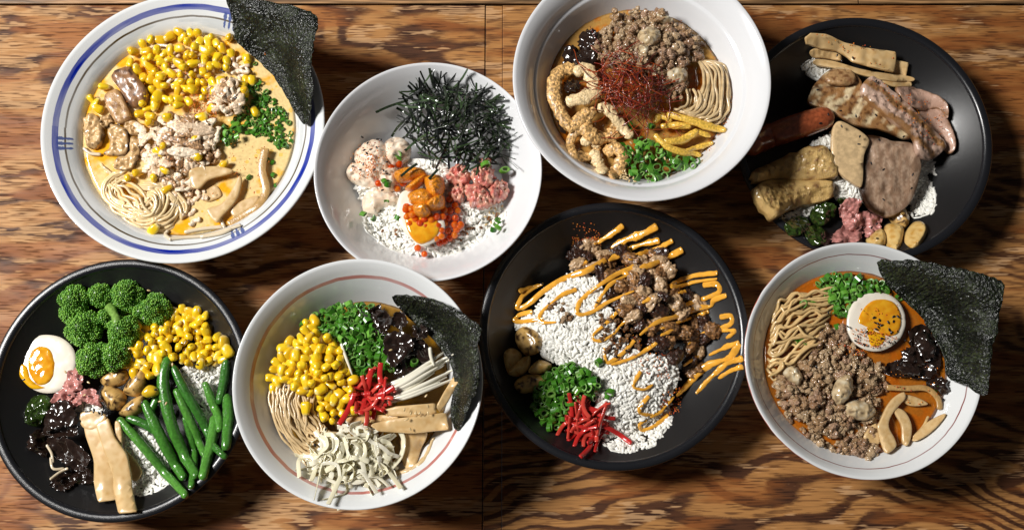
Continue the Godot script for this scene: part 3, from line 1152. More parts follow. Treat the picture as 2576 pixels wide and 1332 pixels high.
func scallions(b: int, spots: Array, label: String, group: String, tall := 0.004, size := 1.0, sink := 0.0, singles := 48) -> void:
	var ms := scallion_meshes()
	var mts := [mat("scallion", Color(1, 1, 1), 0.3, {"vc": true, "coat": 0.6, "coatr": 0.12, "back": Color(0.16, 0.30, 0.05)}), mat("scallion_dark", Color(0.62, 0.7, 0.66), 0.3, {"vc": true, "coat": 0.6, "coatr": 0.12, "back": Color(0.1, 0.2, 0.03)}), mat("scallion_pale", Color(1.5, 1.35, 1.9), 0.3, {"vc": true, "coat": 0.6, "coatr": 0.12, "back": Color(0.2, 0.3, 0.1)})]
	for i in spots.size():
		var p: Vector2 = spots[i]
		var turn := any_turn(1.3).scaled(Vector3.ONE * size * rng.randf_range(0.8, 1.25))
		if i >= singles:
			bits.append(Transform3D(turn, at(b, p.x, p.y, 0.001 - sink + rng.randf() * tall * 0.6)))
		else:
			put("scallion_slice", ms[rng.randi() % ms.size()], mts[[0, 0, 1, 1, 2][rng.randi() % 5]], at(b, p.x, p.y, 0.0018 - sink + rng.randf() * tall), label + near(b, p.x, p.y), "scallion", group, turn)


func spots_in(area: Array, n: int, gap: float, extra := []) -> Array:
	var out := []
	for p in inside(poly2(area), n, gap):
		out.append(p)
	for e in extra:
		out.append(Vector2(e[0], e[1]))
	return out


func rice_mesh(i: int) -> ArrayMesh:
	var key := "rice_%d" % i
	if not tex.has(key):
		tex[key] = lump(i * 2.3, Vector3(0.0031, 0.00128, 0.00135), 0.10, 1.0, 2, 2.2, 0.12)
	return tex[key]


# grains that show singly, over a body of more grains packed below
func rice(b: int, areas: Array, singles: int, label: String, under: String, group: String, fill := 500) -> void:
	var m := mat("rice", Color(0.88, 0.865, 0.80), 0.34, {"sss": 0.15, "coat": 0.3, "coatr": 0.18})
	var total := 0.0
	var sizes := []
	for a in areas:
		var s := 0.0
		for i in a.size():
			var p: Array = a[i]
			var q: Array = a[(i + 1) % a.size()]
			s += p[0] * q[1] - p[1] * q[0]
		sizes.append(absf(s))
		total += absf(s)
	var deep := []
	for k in areas.size():
		var share: float = sizes[k] / total
		for p in inside(poly2(areas[k]), int(fill * share), 4.0):
			deep.append(Transform3D(any_turn(0.4), at(b, p.x, p.y, -0.0018 + rng.randf() * 0.0026)))
		for p in inside(poly2(areas[k]), int(singles * share), 16.0):
			put("rice_grain", rice_mesh(rng.randi() % 5), m, at(b, p.x, p.y, rng.randf_range(0.0004, 0.0019)), label + near(b, p.x, p.y), "rice", group, any_turn(0.5).scaled(Vector3.ONE * rng.randf_range(0.9, 1.1)))
		var base := slice(b, areas[k], 0.004, {"drape": true, "lift": -0.0021, "wave": 0.0014, "freq": 420.0, "res": 34.0, "n": 60})
		var o := put("packed_rice", base[0], m, base[1], under + ", packed below the grains", "rice")
		o.set_meta("kind", "stuff")
	scatter_stuff("rice", rice_mesh(1), m, deep, under, "rice")


func crumbs(b: int, spots: Array, ms: Array, label: String, group: String, size: Vector2, tall: float, singles := 140) -> void:
	if not tex.has("crumbs"):
		tex.crumbs = []
		for i in 14:
			# a crumb is a few bits of mince stuck together
			var v := PackedVector3Array()
			var ix := PackedInt32Array()
			for k in rng.randi_range(3, 7):
				var m := lump(i * 4.7 + k * 1.9, Vector3(rng.randf_range(0.5, 0.95), rng.randf_range(0.45, 0.75), rng.randf_range(0.5, 0.85)) * (1.0 if k else 1.15), 0.55, 1.7, 2)
				var arr := m.surface_get_arrays(0)
				var off := Vector3(rng.randfn(), rng.randfn() * 0.5, rng.randfn()) * 0.62 if k else Vector3.ZERO
				var turn := any_turn(1.5)
				var start := v.size()
				for p: Vector3 in arr[Mesh.ARRAY_VERTEX]:
					v.append(turn * p + off)
				for q: int in arr[Mesh.ARRAY_INDEX]:
					ix.append(start + q)
			tex.crumbs.append(build(v, ix))
	for i in spots.size():
		var p: Vector2 = spots[i]
		if i >= singles:
			mince.append(Transform3D(any_turn(1.5).scaled(Vector3.ONE * lerpf(size.x, size.y, rng.randf() * 0.6)), at(b, p.x, p.y, rng.randf() * tall * 0.3)))
			continue
		put("meat_crumb", tex.crumbs[rng.randi() % 14], ms[rng.randi() % ms.size()], at(b, p.x, p.y, rng.randf() * tall), label + near(b, p.x, p.y), "minced meat", group, any_turn(1.5).scaled(Vector3(rng.randf_range(0.8, 1.3), rng.randf_range(0.8, 1.1), 1.0) * rng.randf_range(size.x * 0.85, size.y * 1.1)))


func sesame(b: int, spots: Array, black: bool, where: String, lift := 0.0012) -> void:
	if not tex.has("seed"):
		tex.seed = lump(3.0, Vector3(0.00165, 0.0006, 0.00098), 0.04, 1.0, 1, 2.0, 0.4)
	var m := mat("sesame_black", Color(0.012, 0.011, 0.012), 0.3, {"coat": 0.4}) if black else mat("sesame_white", Color(0.62, 0.45, 0.22), 0.35, {"coat": 0.3})
	for p: Vector2 in spots:
		put("sesame_seed", tex.seed, m, at(b, p.x, p.y, lift), ("black" if black else "pale") + " sesame seed " + where, "sesame seed", "sesame seeds " + where, any_turn(0.35))


func specks(b: int, areas: Array, label: String, red := true, lift := 0.001) -> void:
	if not tex.has("speck"):
		tex.speck = lump(8.0, Vector3(0.00042, 0.0002, 0.0003), 0.3, 1.4, 0)
	var places := []
	var tints := []
	for a in areas:
		for p in inside(poly2(a[0]), a[1], 1.0):
			places.append(Transform3D(any_turn(0.6).scaled(Vector3.ONE * rng.randf_range(0.8, 2.1)), at(b, p.x, p.y, lift + rng.randf() * 0.0006)))
			tints.append([Color(0.60, 0.13, 0.008), Color(0.74, 0.25, 0.012), Color(0.42, 0.05, 0.01), Color(0.68, 0.18, 0.01)][rng.randi() % 4] if red else Color(0.04, 0.03, 0.025))
	scatter_stuff("spice", tex.speck, mat("spice", Color(1, 1, 1), 0.6, {"vc": true}), places, label, "spice", tints)


func broth(b: int, base: Color, oil: Color, share: float, label: String, rough := 0.06, drops := 120, lean := 0.0) -> void:
	var n := 320
	var im := Image.create(n, n, false, Image.FORMAT_RGB8)
	var sd := b * 31.0
	for y in n:
		for x in n:
			var k := nz.get_noise_2d(x * 0.012 + sd, y * 0.012) + 0.5 * nz.get_noise_2d(x * 0.04, y * 0.04 + sd) + share + lean * (0.5 - float(x) / n)
			var c := base.lerp(oil, clampf(k * 1.6, 0.0, 1.0))
			c = c * (1.0 + 0.12 * nz.get_noise_2d(x * 0.15, y * 0.15))
			im.set_pixel(x, y, c.linear_to_srgb())
	for i in drops:
		var cx := rng.randi_range(6, n - 7)
		var cy := rng.randi_range(6, n - 7)
		var r := rng.randf_range(1.0, 4.0)
		for yy in range(-5, 6):
			for xx in range(-5, 6):
				var d := sqrt(xx * xx + yy * yy)
				if d < r:
					im.set_pixel(cx + xx, cy + yy, im.get_pixel(cx + xx, cy + yy).lerp(oil.linear_to_srgb(), 0.55 if d > r - 1.0 else 0.3))
	var w: Dictionary = bowls[b]
	var R := 0.0
	for p in w.inner:
		if p.y > w.level:
			R = p.x
	R -= 0.0
	for i in range(1, w.inner.size()):
		var hi: Vector2 = w.inner[i - 1]
		var lo: Vector2 = w.inner[i]
		if hi.y >= w.level and lo.y <= w.level:
			R = lerpf(lo.x, hi.x, (w.level - lo.y) / maxf(hi.y - lo.y, 1e-6)) + 0.0006
			break
	var v := PackedVector3Array()
	var uv := PackedVector2Array()
	var ix := PackedInt32Array()
	var rows := 26
	var cols := 72
	for sgn in [1, 0]:
		for j in rows:
			var r := R * (j + 0.001) / (rows - 1)
			for i in cols:
				var a := TAU * i / cols
				var q := Vector3(cos(a) * r, 0, sin(a) * r)
				q.y = (0.0005 * nz.get_noise_2d(q.x * 230.0 + sd, q.z * 230.0) + 0.0007 * pow(r / R, 24.0)) if sgn else -0.004
				if not sgn:
					q.x *= 0.965
					q.z *= 0.965
				v.append(q)
				uv.append(Vector2(0.5 + q.x / R * 0.5, 0.5 + q.z / R * 0.5))
		var o := 0 if sgn else rows * cols
		for j in rows - 1:
			for i in cols:
				var a := o + j * cols + i
				var c := o + j * cols + (i + 1) % cols
				if sgn:
					ix.append_array([a, c, a + cols, c, c + cols, a + cols])
				else:
					ix.append_array([a, a + cols, c, c, a + cols, c + cols])
	var la := (rows - 1) * cols
	for i in cols:
		var a := la + i
		var c := la + (i + 1) % cols
		ix.append_array([a, c, a + rows * cols, c, c + rows * cols, a + rows * cols])
	var m := mat("broth_%d" % b, Color(1, 1, 1), rough, {"coat": 0.8, "coatr": 0.03})
	m.albedo_texture = ImageTexture.create_from_image(im)
	put("broth", build(v, ix, PackedColorArray(), uv), m, Vector3(w.x, w.level, w.z), label, "broth")


func egg(b: int, white: Array, yolk: Array, lift: float, label: String, pool := []) -> void:
	var c := Vector2.ZERO
	for p in white:
		c += Vector2(p[0], p[1]) / white.size()
	var lv := at(b, c.x, c.y, lift).y
	var s := slice(b, white, 0.016, {"bowlform": true, "n": 56, "dome": 0.0012, "wave": 0.0003, "freq": 90.0, "level": lv, "bevel": 0.0022, "res": 16.0})
	var o := thing("egg_half", s[1], label, "egg", "soft boiled egg halves")
	part(o, "egg_white", s[0], mat("egg_white", Color(0.83, 0.76, 0.64), 0.26, {"sss": 0.08, "coat": 0.5, "coatr": 0.12}))
	if pool.size():
		var z := slice(b, pool, 0.0016, {"n": 36, "dome": 0.0004, "soft": true, "col": "runny", "level": lv + 0.0013})
		part(o, "runny_yolk", z[0], mat("runny_yolk", Color(1, 1, 1), 0.1, {"vc": true, "coat": 1.0, "coatr": 0.03}), z[1] - s[1])
	var y := slice(b, yolk, 0.0026, {"n": 44, "dome": 0.0010, "soft": true, "wave": 0.0004, "freq": 160.0, "col": "yolk", "level": lv + 0.0018})
	part(o, "yolk", y[0], mat("yolk", Color(1, 1, 1), 0.1, {"vc": true, "coat": 1.0, "coatr": 0.04}), y[1] - s[1])


func nori_sheet(b: int, outline: Array, label: String) -> void:
	var s := slice(b, outline, 0.0006, {"n": 130, "level": 0.0, "wave": 0.0022, "freq": 30.0, "rag": 0.0010, "seed": b * 3.0, "res": 30.0})
	var m := mat("nori", Color(1, 1, 1), 1.0, {"back": Color(0.05, 0.075, 0.004), "spec": 0.5})
	m.albedo_texture = tex.nori
	m.roughness_texture = tex.nori_rough
	m.heightmap_enabled = true
	m.heightmap_texture = tex.nori_relief
	m.heightmap_scale = 0.13
	put("nori_sheet", s[0], m, s[1], label, "nori", "large nori sheets")


func wood_ear(b: int, outline: Array, label: String, lift := 0.004) -> void:
	piece(b, "wood_ear_mushroom", outline, 0.0012, mat("wood_ear", Color(0.022, 0.0115, 0.008), 0.22, {"mot": "mottle", "mots": 60.0, "coat": 0.9, "coatr": 0.1, "back": Color(0.02, 0.008, 0.004)}), label, "mushroom", "wood ear mushrooms", {"lift": lift, "dome": rng.randf_range(-0.0035, 0.005), "wave": 0.0040, "freq": 60.0, "rag": 0.0016, "n": 44})


func garlic(b: int, outline: Array, label: String, brown := 0.5) -> void:
	piece(b, "garlic_clove", outline, 0.007, mat("garlic", Color(1, 1, 1), 0.3, {"vc": true, "sss": 0.15, "coat": 0.5, "coatr": 0.12}), label, "garlic", "roasted garlic cloves", {"lift": 0.0055, "dome": 0.0035, "soft": true, "wave": 0.0005, "freq": 130.0, "flatten": 0.5, "col": "garlic_brown" if brown > 0.4 else "garlic_pale"})


func menma(b: int, outline: Array, label: String, o := {}) -> void:
	o.merge({"lift": 0.0036, "flatten": 0.35, "wave": 0.0003, "freq": 60.0, "smooth": true, "n": 48, "col": "menma"})
	piece(b, "bamboo_shoot", outline, 0.0034, mat("menma", Color(1, 1, 1), 0.34, {"vc": true, "coat": 0.35, "coatr": 0.16}), label, "bamboo shoot", "bamboo shoot pieces", o)


func ginger_slice(b: int, outline: Array, label: String, lift := 0.004) -> void:
	piece(b, "pink_ginger_slice", outline, 0.001, mat("pink_ginger", Color(0.66, 0.285, 0.25), 0.26, {"mot": "mottle", "mots": 50.0, "sss": 0.15, "coat": 0.5, "coatr": 0.12, "back": Color(0.3, 0.1, 0.08)}), label, "ginger", "pink pickled ginger slices", {"lift": lift, "wave": 0.0042, "freq": 110.0, "rag": 0.0015, "n": 48})


func pickle(b: int, outline: Array, label: String) -> void:
	piece(b, "pickled_cucumber", outline, 0.0022, mat("pickle", Color(0.028, 0.055, 0.008), 0.16, {"mot": "strong", "mots": 40.0, "coat": 0.9, "coatr": 0.06, "back": Color(0.06, 0.12, 0.01)}), label, "pickle", "green pickled cucumber pieces", {"lift": 0.004, "wave": 0.0032, "freq": 120.0, "dome": 0.002})


func clam(b: int, outline: Array, label: String) -> void:
	piece(b, "clam", outline, 0.006, mat("clam", Color(1, 1, 1), 0.22, {"vc": true, "coat": 0.7, "coatr": 0.08, "sss": 0.12}), label, "clam", "shelled clams on minced meat", {"lift": 0.0085, "dome": 0.003, "soft": true, "wave": 0.0016, "freq": 210.0, "flatten": 0.6, "col": "clam"})


func floret(b: int, cx: float, cy: float, r: float, lift: float, lean: Vector2, label: String) -> void:
	var c := at(b, cx, cy, lift)
	var o := thing("broccoli_floret", c, label, "broccoli", "broccoli florets in the black bowl")
	var v := PackedVector3Array()
	var cs := PackedColorArray()
	var ix := PackedInt32Array()
	var sp := sphere_points(0)
	var lobes := [[Vector3(0, 0.25, 0), 0.62]]
	for i in 9:
		var a := TAU * i / 9.0 + rng.randf() * 0.5
		lobes.append([Vector3(cos(a) * 0.62, rng.randf_range(-0.25, 0.12), sin(a) * 0.62), rng.randf_range(0.34, 0.46)])
	for l in lobes:
		var lc: Vector3 = l[0] * r
		var lr: float = l[1] * r
		var core := v.size()
		for p: Vector3 in sphere_points(1)[0]:
			v.append(lc + p * lr * 0.93)
			cs.append(Color(0.05, 0.13, 0.015))
		for i in sphere_points(1)[1]:
			ix.append(core + i)
		var n := int(90.0 * pow(lr / 0.0055, 2.0))
		for i in n:
			var y := 1.0 - 1.45 * (i + 0.5) / n
			var ang := i * 2.39996 + rng.randf() * 0.4
			var d := Vector3(sqrt(1 - y * y) * cos(ang), y, sqrt(1 - y * y) * sin(ang))
			var q := lc + d * lr * (1.0 + 0.09 * nz.get_noise_3d(d.x * 3.0 + cx, d.y * 3.0, d.z * 3.0 + cy))
			var covered := false
			for k in lobes:
				if k != l and (q - k[0] * r).length() < k[1] * r * 0.93:
					covered = true
					break
			if covered:
				continue
			var br := rng.randf_range(0.00062, 0.00095)
			var tint := Color(0.07, 0.25, 0.014).lerp(Color(0.27, 0.54, 0.055), pow(rng.randf(), 1.4))
			var start := v.size()
			for p: Vector3 in sp[0]:
				v.append(q + p * br)
				cs.append(tint)
			for k in sp[1]:
				ix.append(start + k)
	part(o, "crown", build(v, ix, cs), mat("broccoli", Color(1, 1, 1), 0.38, {"vc": true, "coat": 0.4, "coatr": 0.2}))
	var foot := Vector3(lean.x * r * 1.15, -0.9 * r, lean.y * r * 1.15)
	var st := strand(PackedVector3Array([Vector3(0, 0, 0), foot * 0.4, foot * 0.75, foot]), [r * 0.42, r * 0.32, r * 0.28, r * 0.3], [r * 0.4, r * 0.32, r * 0.28, r * 0.3], 10, 2.0, 0.0, false)
	part(o, "stem", st[0], mat("broccoli_stem", Color(0.20, 0.36, 0.07), 0.35, {"mot": "mottle", "mots": 50.0, "coat": 0.4, "sss": 0.1}), st[1])


func noodle_mats(kind: String) -> Array:
	var c := {"pale": Color(0.80, 0.60, 0.32), "tan": Color(0.66, 0.48, 0.255), "straw": Color(0.66, 0.45, 0.20)}
	var out := []
	for i in 3:
		out.append(mat("noodle_%s_%d" % [kind, i], c[kind] * [1.0, 0.88, 1.1][i], 0.3, {"mot": "soft", "mots": 40.0, "sss": 0.12, "coat": 0.5, "coatr": 0.12}))
	return out


func meat_mats() -> Array:
	return [mat("mince_a", Color(0.46, 0.275, 0.135), 0.3, {"mot": "mottle", "mots": 3.0, "coat": 0.9, "coatr": 0.1, "bump": "fine", "bumpd": 0.03}), mat("mince_b", Color(0.60, 0.41, 0.23), 0.3, {"mot": "mottle", "mots": 3.0, "coat": 0.9, "coatr": 0.1, "bump": "fine", "bumpd": 0.03}), mat("mince_c", Color(0.38, 0.21, 0.11), 0.3, {"mot": "mottle", "mots": 3.0, "coat": 0.9, "coatr": 0.1, "bump": "fine", "bumpd": 0.03}), mat("mince_d", Color(0.56, 0.34, 0.205), 0.3, {"mot": "strong", "mots": 2.0, "coat": 0.9, "coatr": 0.1, "bump": "fine", "bumpd": 0.03})]


# ---------- what is in each bowl ----------
func fill_corn_ramen() -> void:
	var b := 1
	broth(b, Color(0.84, 0.62, 0.28), Color(0.88, 0.42, 0.015), 0.0, "creamy yellow broth with orange oil in the blue ringed bowl", 0.08, 260, 0.9)
	mound(b, 740, 690, 0.040, 0.063, 0.050)
	mound(b, 760, 350, 0.055, 0.0560, 0.050)
	mound(b, 600, 1010, 0.034, 0.0575, 0.050)
	mound(b, 1000, 480, 0.022, 0.064, 0.050)
	bundle(b, "noodle", [[480, 850], [380, 890], [365, 980], [430, 1050], [520, 1090], [620, 1070], [660, 1000]], [[540, 900], [450, 930], [440, 990], [490, 1020], [560, 1010], [600, 970], [610, 940]], 12, 0.0014, noodle_mats("pale"), "cream wheat noodle curling in the blue ringed bowl", "noodle", "noodles in the blue ringed bowl", {"high": 0.003})
	bundle(b, "noodle", [[500, 1060], [520, 1110], [600, 1122], [670, 1060], [680, 960], [640, 900]], [[560, 1030], [570, 1070], [610, 1065], [625, 1020], [600, 990], [570, 1010]], 7, 0.0014, noodle_mats("pale"), "cream wheat noodle curling in the blue ringed bowl", "noodle", "noodles in the blue ringed bowl", {"low": 0.002, "high": 0.005})
	bundle(b, "noodle", [[540, 950], [660, 960], [740, 1040], [755, 1110]], [[600, 900], [700, 920], [790, 1030], [775, 1080]], 7, 0.0014, noodle_mats("pale"), "cream wheat noodle curling in the blue ringed bowl", "noodle", "noodles in the blue ringed bowl", {"high": 0.003})
	bundle(b, "noodle", [[420, 1050], [520, 1125], [650, 1158], [740, 1140]], [[470, 1000], [560, 1090], [650, 1120], [700, 1060]], 7, 0.0014, noodle_mats("pale"), "cream wheat noodle curling in the blue ringed bowl", "noodle", "noodles in the blue ringed bowl", {"high": 0.001})
	bundle(b, "noodle", [[345, 815], [420, 870], [520, 840]], [[360, 850], [450, 880], [560, 800]], 3, 0.00115, noodle_mats("pale"), "cream wheat noodle under the mushrooms", "noodle", "noodles in the blue ringed bowl", {"high": 0.001})
	bundle(b, "noodle", [[560, 1125], [640, 1140], [720, 1110], [765, 1030]], [[600, 1090], [660, 1095], [710, 1050], [735, 970]], 6, 0.0013, noodle_mats("pale"), "cream wheat noodle beside the lower bean sprouts", "noodle", "noodles in the blue ringed bowl", {"high": 0.003})
	bundle(b, "noodle", [[370, 930], [400, 1010], [470, 1070], [560, 1100]], [[430, 900], [520, 930], [600, 1010], [650, 1080]], 6, 0.0013, noodle_mats("pale"), "cream wheat noodle crossing the curl of noodles", "noodle", "noodles in the blue ringed bowl", {"low": 0.002, "high": 0.005, "wob": 16.0})
	var brown := mat("braised_meat", Color(1.1, 1.08, 1.0), 0.36, {"vc": true, "coat": 0.35, "coatr": 0.18, "bump": "bump", "mots": 70.0, "bumpd": 0.02})
	piece(b, "pork_cube", [[400, 372], [478, 325], [525, 365], [582, 450], [562, 520], [500, 525], [440, 440]], 0.012, brown, "dark brown braised pork cube, uppermost of the two in corn ramen", "pork", "", {"lift": 0.009, "wave": 0.0016, "freq": 150.0, "col": "braised"})
	piece(b, "pork_cube", [[365, 487], [438, 445], [500, 570], [488, 602], [425, 610]], 0.010, brown, "smooth brown braised pork piece between dark cube and mushrooms", "pork", "", {"lift": 0.0075, "wave": 0.001, "freq": 120.0, "col": "braised_light"})
	var mush := mat("mushroom", Color(1.05, 1.0, 0.92), 0.32, {"vc": true, "coat": 0.45, "coatr": 0.14})
	var ml := [[[[262, 600], [300, 565], [350, 600], [365, 680], [330, 735], [285, 735], [268, 680]], "pale shiitake slice with dark rim nearest the left edge of broth"], [[[385, 640], [430, 620], [480, 650], [495, 720], [470, 780], [400, 775], [365, 768], [395, 720]], "large glossy tan shiitake slice below the braised pork"], [[[470, 620], [520, 600], [552, 650], [530, 682], [480, 660]], "small brown mushroom piece beside the pulled meat"], [[[500, 690], [545, 700], [540, 790], [500, 850], [420, 842], [430, 795], [490, 760]], "brown mushroom slice resting just above the noodles"], [[[345, 590], [400, 570], [412, 610], [375, 640], [350, 640]], "nearly black mushroom cap edge between two shiitake slices"]]
	for i in ml.size():
		piece(b, "mushroom_slice", ml[i][0], 0.006, mush, ml[i][1], "mushroom", "mushroom slices in corn ramen", {"lift": 0.0058 - 0.0005 * i, "dome": 0.001, "wave": 0.0026, "freq": 130.0, "rag": 0.001, "res": 18.0, "col": "shiitake"})
	var pm := [mat("pulled_a", Color(0.93, 0.77, 0.57), 0.36, {"mot": "mottle", "mots": 60.0, "coat": 0.3, "coatr": 0.2, "sss": 0.1, "bump": "bump", "bumpd": 0.03}), mat("pulled_b", Color(0.84, 0.63, 0.43), 0.36, {"mot": "mottle", "mots": 60.0, "coat": 0.3, "coatr": 0.2, "bump": "bump", "bumpd": 0.03}), mat("pulled_c", Color(0.52, 0.30, 0.15), 0.34, {"mot": "strong", "mots": 60.0, "coat": 0.4, "coatr": 0.15, "bump": "bump", "bumpd": 0.03})]
	strew(b, "meat_shred", [[560, 640], [700, 590], [860, 580], [935, 640], [945, 780], [890, 850], [810, 960], [720, 940], [580, 820], [540, 730]], 120, Vector2(30, 85), 0.0034, 0.0017, pm, "pale shred of pulled meat heaped in the corn ramen", "pulled meat", "pulled meat shreds in corn ramen", {"high": 0.0055, "bend": 0.35, "curl": 0.08, "lumpy": 0.6, "lfreq": 260.0, "roll": 0.5, "sides": 10, "jump": 0.001, "rounded": true, "gap": 10.0})
	strew(b, "meat_shred", [[900, 410], [1010, 400], [1062, 470], [1050, 550], [960, 570], [900, 500]], 26, Vector2(30, 70), 0.0036, 0.002, pm, "pale shred of pulled meat heaped in the corn ramen", "pulled meat", "pulled meat shreds in corn ramen", {"low": 0.001, "high": 0.006, "curl": 0.08, "lumpy": 0.6, "lfreq": 260.0, "sides": 10, "roll": 0.5, "rounded": true, "gap": 10.0})
	strew(b, "meat_shred", [[990, 270], [1040, 280], [1080, 370], [1030, 395]], 9, Vector2(40, 90), 0.002, 0.0016, pm, "pale meat shred near the nori sheet", "pulled meat", "pulled meat shreds in corn ramen", {"high": 0.004, "curl": 0.1, "rounded": true})
	strew(b, "meat_shred", [[600, 240], [760, 200], [900, 250], [800, 420], [620, 420]], 16, Vector2(40, 90), 0.0018, 0.0014, pm.slice(0, 2), "pale meat shred showing between the corn kernels", "pulled meat", "pulled meat shreds in corn ramen", {"high": 0.002, "curl": 0.1, "rounded": true})
	piece(b, "roast_meat_strip", [[640, 665], [720, 680], [855, 720], [842, 748], [740, 718], [650, 692]], 0.004, pm[2], "browned strip of roast meat on the pulled meat", "pulled meat", "", {"lift": 0.0075, "wave": 0.0008})
	piece(b, "roast_meat_strip", [[700, 622], [780, 610], [922, 642], [915, 672], [800, 678], [710, 652]], 0.005, pm[1], "broad tan strip of roast meat above the browned strip", "pulled meat", "", {"lift": 0.008, "wave": 0.001})
	piece(b, "roast_meat_strip", [[690, 745], [780, 738], [852, 765], [780, 785], [700, 775]], 0.004, pm[0], "whitish strip of meat below the browned strip", "pulled meat", "", {"lift": 0.007, "wave": 0.0008})
	strew(b, "meat_shred", [[700, 920], [860, 900], [900, 1080], [800, 1130], [730, 1040]], 18, Vector2(25, 70), 0.0022, 0.0014, pm.slice(0, 2), "pale meat shred sunk between noodles and bamboo shoots", "pulled meat", "pulled meat shreds in corn ramen", {"high": 0.002, "curl": 0.08, "lumpy": 0.6, "sides": 8, "rounded": true})
	corn(b, spots_in([[560, 220], [740, 160], [850, 155], [1010, 190], [1035, 260], [960, 420], [890, 500], [760, 540], [650, 520], [600, 590], [510, 565], [590, 430], [470, 300]], 82, 32.0, [[310, 500], [372, 435], [340, 545], [330, 520], [1062, 425], [1085, 400], [1115, 405], [1080, 465], [1130, 560], [1090, 300], [490, 898], [545, 868], [620, 897], [690, 948], [622, 1150], [832, 692], [668, 738], [832, 792], [645, 765], [975, 825], [600, 610], [690, 598], [860, 592], [910, 545], [675, 858]]), "yellow corn kernel in the creamy ramen", "corn kernels in the blue ringed bowl", 0.0026, 0.0006)
	menma(b, [[800, 850], [920, 833], [1012, 850], [1000, 872], [900, 900], [845, 945], [812, 930]], "flat tan bamboo shoot below the pulled meat", {"lift": 0.008})
	menma(b, [[1045, 885], [1062, 905], [1035, 1000], [965, 1080], [932, 1115], [885, 1050], [960, 1020], [1012, 950]], "folded tan bamboo shoot curving down towards the sprouts", {"lift": 0.007})
	strip(b, "bamboo_shoot", [[1182, 745, 0.006], [1165, 850, 0.005], [1186, 950, 0.004], [1150, 1030, 0.003], [1060, 1090, 0.002], [1000, 1130, 0.001]], 0.0036, 0.0014, mat("menma_strip", Color(0.50, 0.30, 0.11), 0.3, {"mot": "soft", "mots": 50.0, "sss": 0.1, "coat": 0.35, "coatr": 0.16, "bump": "bump", "bumpd": 0.02}), "long narrow bamboo shoot curving along the right edge of broth", "bamboo shoot", "bamboo shoot pieces", {"sq": 4.0, "rounded": false, "n": 24, "sides": 8})
	menma(b, [[1008, 1042], [1095, 992], [1150, 985], [1122, 1035], [1030, 1088]], "short bamboo shoot half sunk in orange broth near scallions")
	menma(b, [[870, 960], [930, 930], [960, 980], [900, 1010], [860, 1000]], "small sunken bamboo shoot inside the folded one", {"lift": 0.002})
	var sp := mat("sprout", Color(0.72, 0.60, 0.42), 0.22, {"sss": 0.06, "coat": 0.6, "coatr": 0.08})
	var spl := [[[780, 1165], [870, 1148], [960, 1138]], [[700, 1200], [770, 1193], [900, 1180], [1055, 1132]], [[690, 1160], [680, 1180], [705, 1202]], [[575, 262], [630, 228], [700, 232]], [[930, 1080], [960, 1110], [975, 1140]], [[860, 1190], [960, 1172], [1010, 1150]], [[270, 745], [300, 770], [350, 775]], [[1080, 330], [1100, 360]]]
	for p in spl:
		strip(b, "bean_sprout", p, 0.0016, 0.0014, sp, "pale bean sprout at the edge of the corn ramen", "bean sprout", "bean sprouts in corn ramen", {"lift": 0.002, "n": 12})
	scallions(b, spots_in([[1080, 420], [1160, 400], [1240, 520], [1310, 600], [1322, 720], [1260, 760], [1180, 690], [1060, 660], [965, 700], [1000, 640], [1060, 560]], 130, 10.0, [[1100, 890], [1215, 815], [1225, 880], [1235, 930], [1130, 320], [1190, 800]]), "chopped green scallion floating beside the nori", "scallion slices in corn ramen", 0.0015, 0.82, 0.001)
	scallions(b, spots_in([[960, 640], [1060, 620], [1080, 680], [1000, 720], [950, 705]], 12, 16.0), "larger scallion ring beside the pulled meat", "scallion slices in corn ramen", 0.004, 1.2)
	nori_sheet(b, [[985, -40, 0.083], [1100, -8, 0.088], [1290, 20, 0.092], [1440, 82, 0.102], [1425, 230, 0.098], [1412, 330, 0.094], [1424, 450, 0.088], [1390, 622, 0.072], [1335, 570, 0.066], [1290, 490, 0.062], [1225, 390, 0.060], [1130, 290, 0.060], [1035, 205, 0.067], [1010, 90, 0.077]], "black nori sheet leaning out of the blue ringed bowl")
	sesame(b, spots_in([[880, 340], [1000, 330], [1120, 480], [1060, 580], [960, 560]], 9, 14.0, [[620, 375], [960, 352]]), true, "in the corn ramen", 0.0055)
	specks(b, [[[[650, 260], [900, 330], [960, 420], [930, 600], [820, 560], [680, 420]], 150], [[[800, 470], [920, 470], [940, 600], [800, 560]], 190], [[[1000, 700], [1180, 720], [1190, 1000], [980, 900]], 50], [[[450, 250], [1250, 250], [1250, 1000], [500, 1000]], 70]], "orange red chilli spice sprinkled over the corn ramen", true, 0.0055)


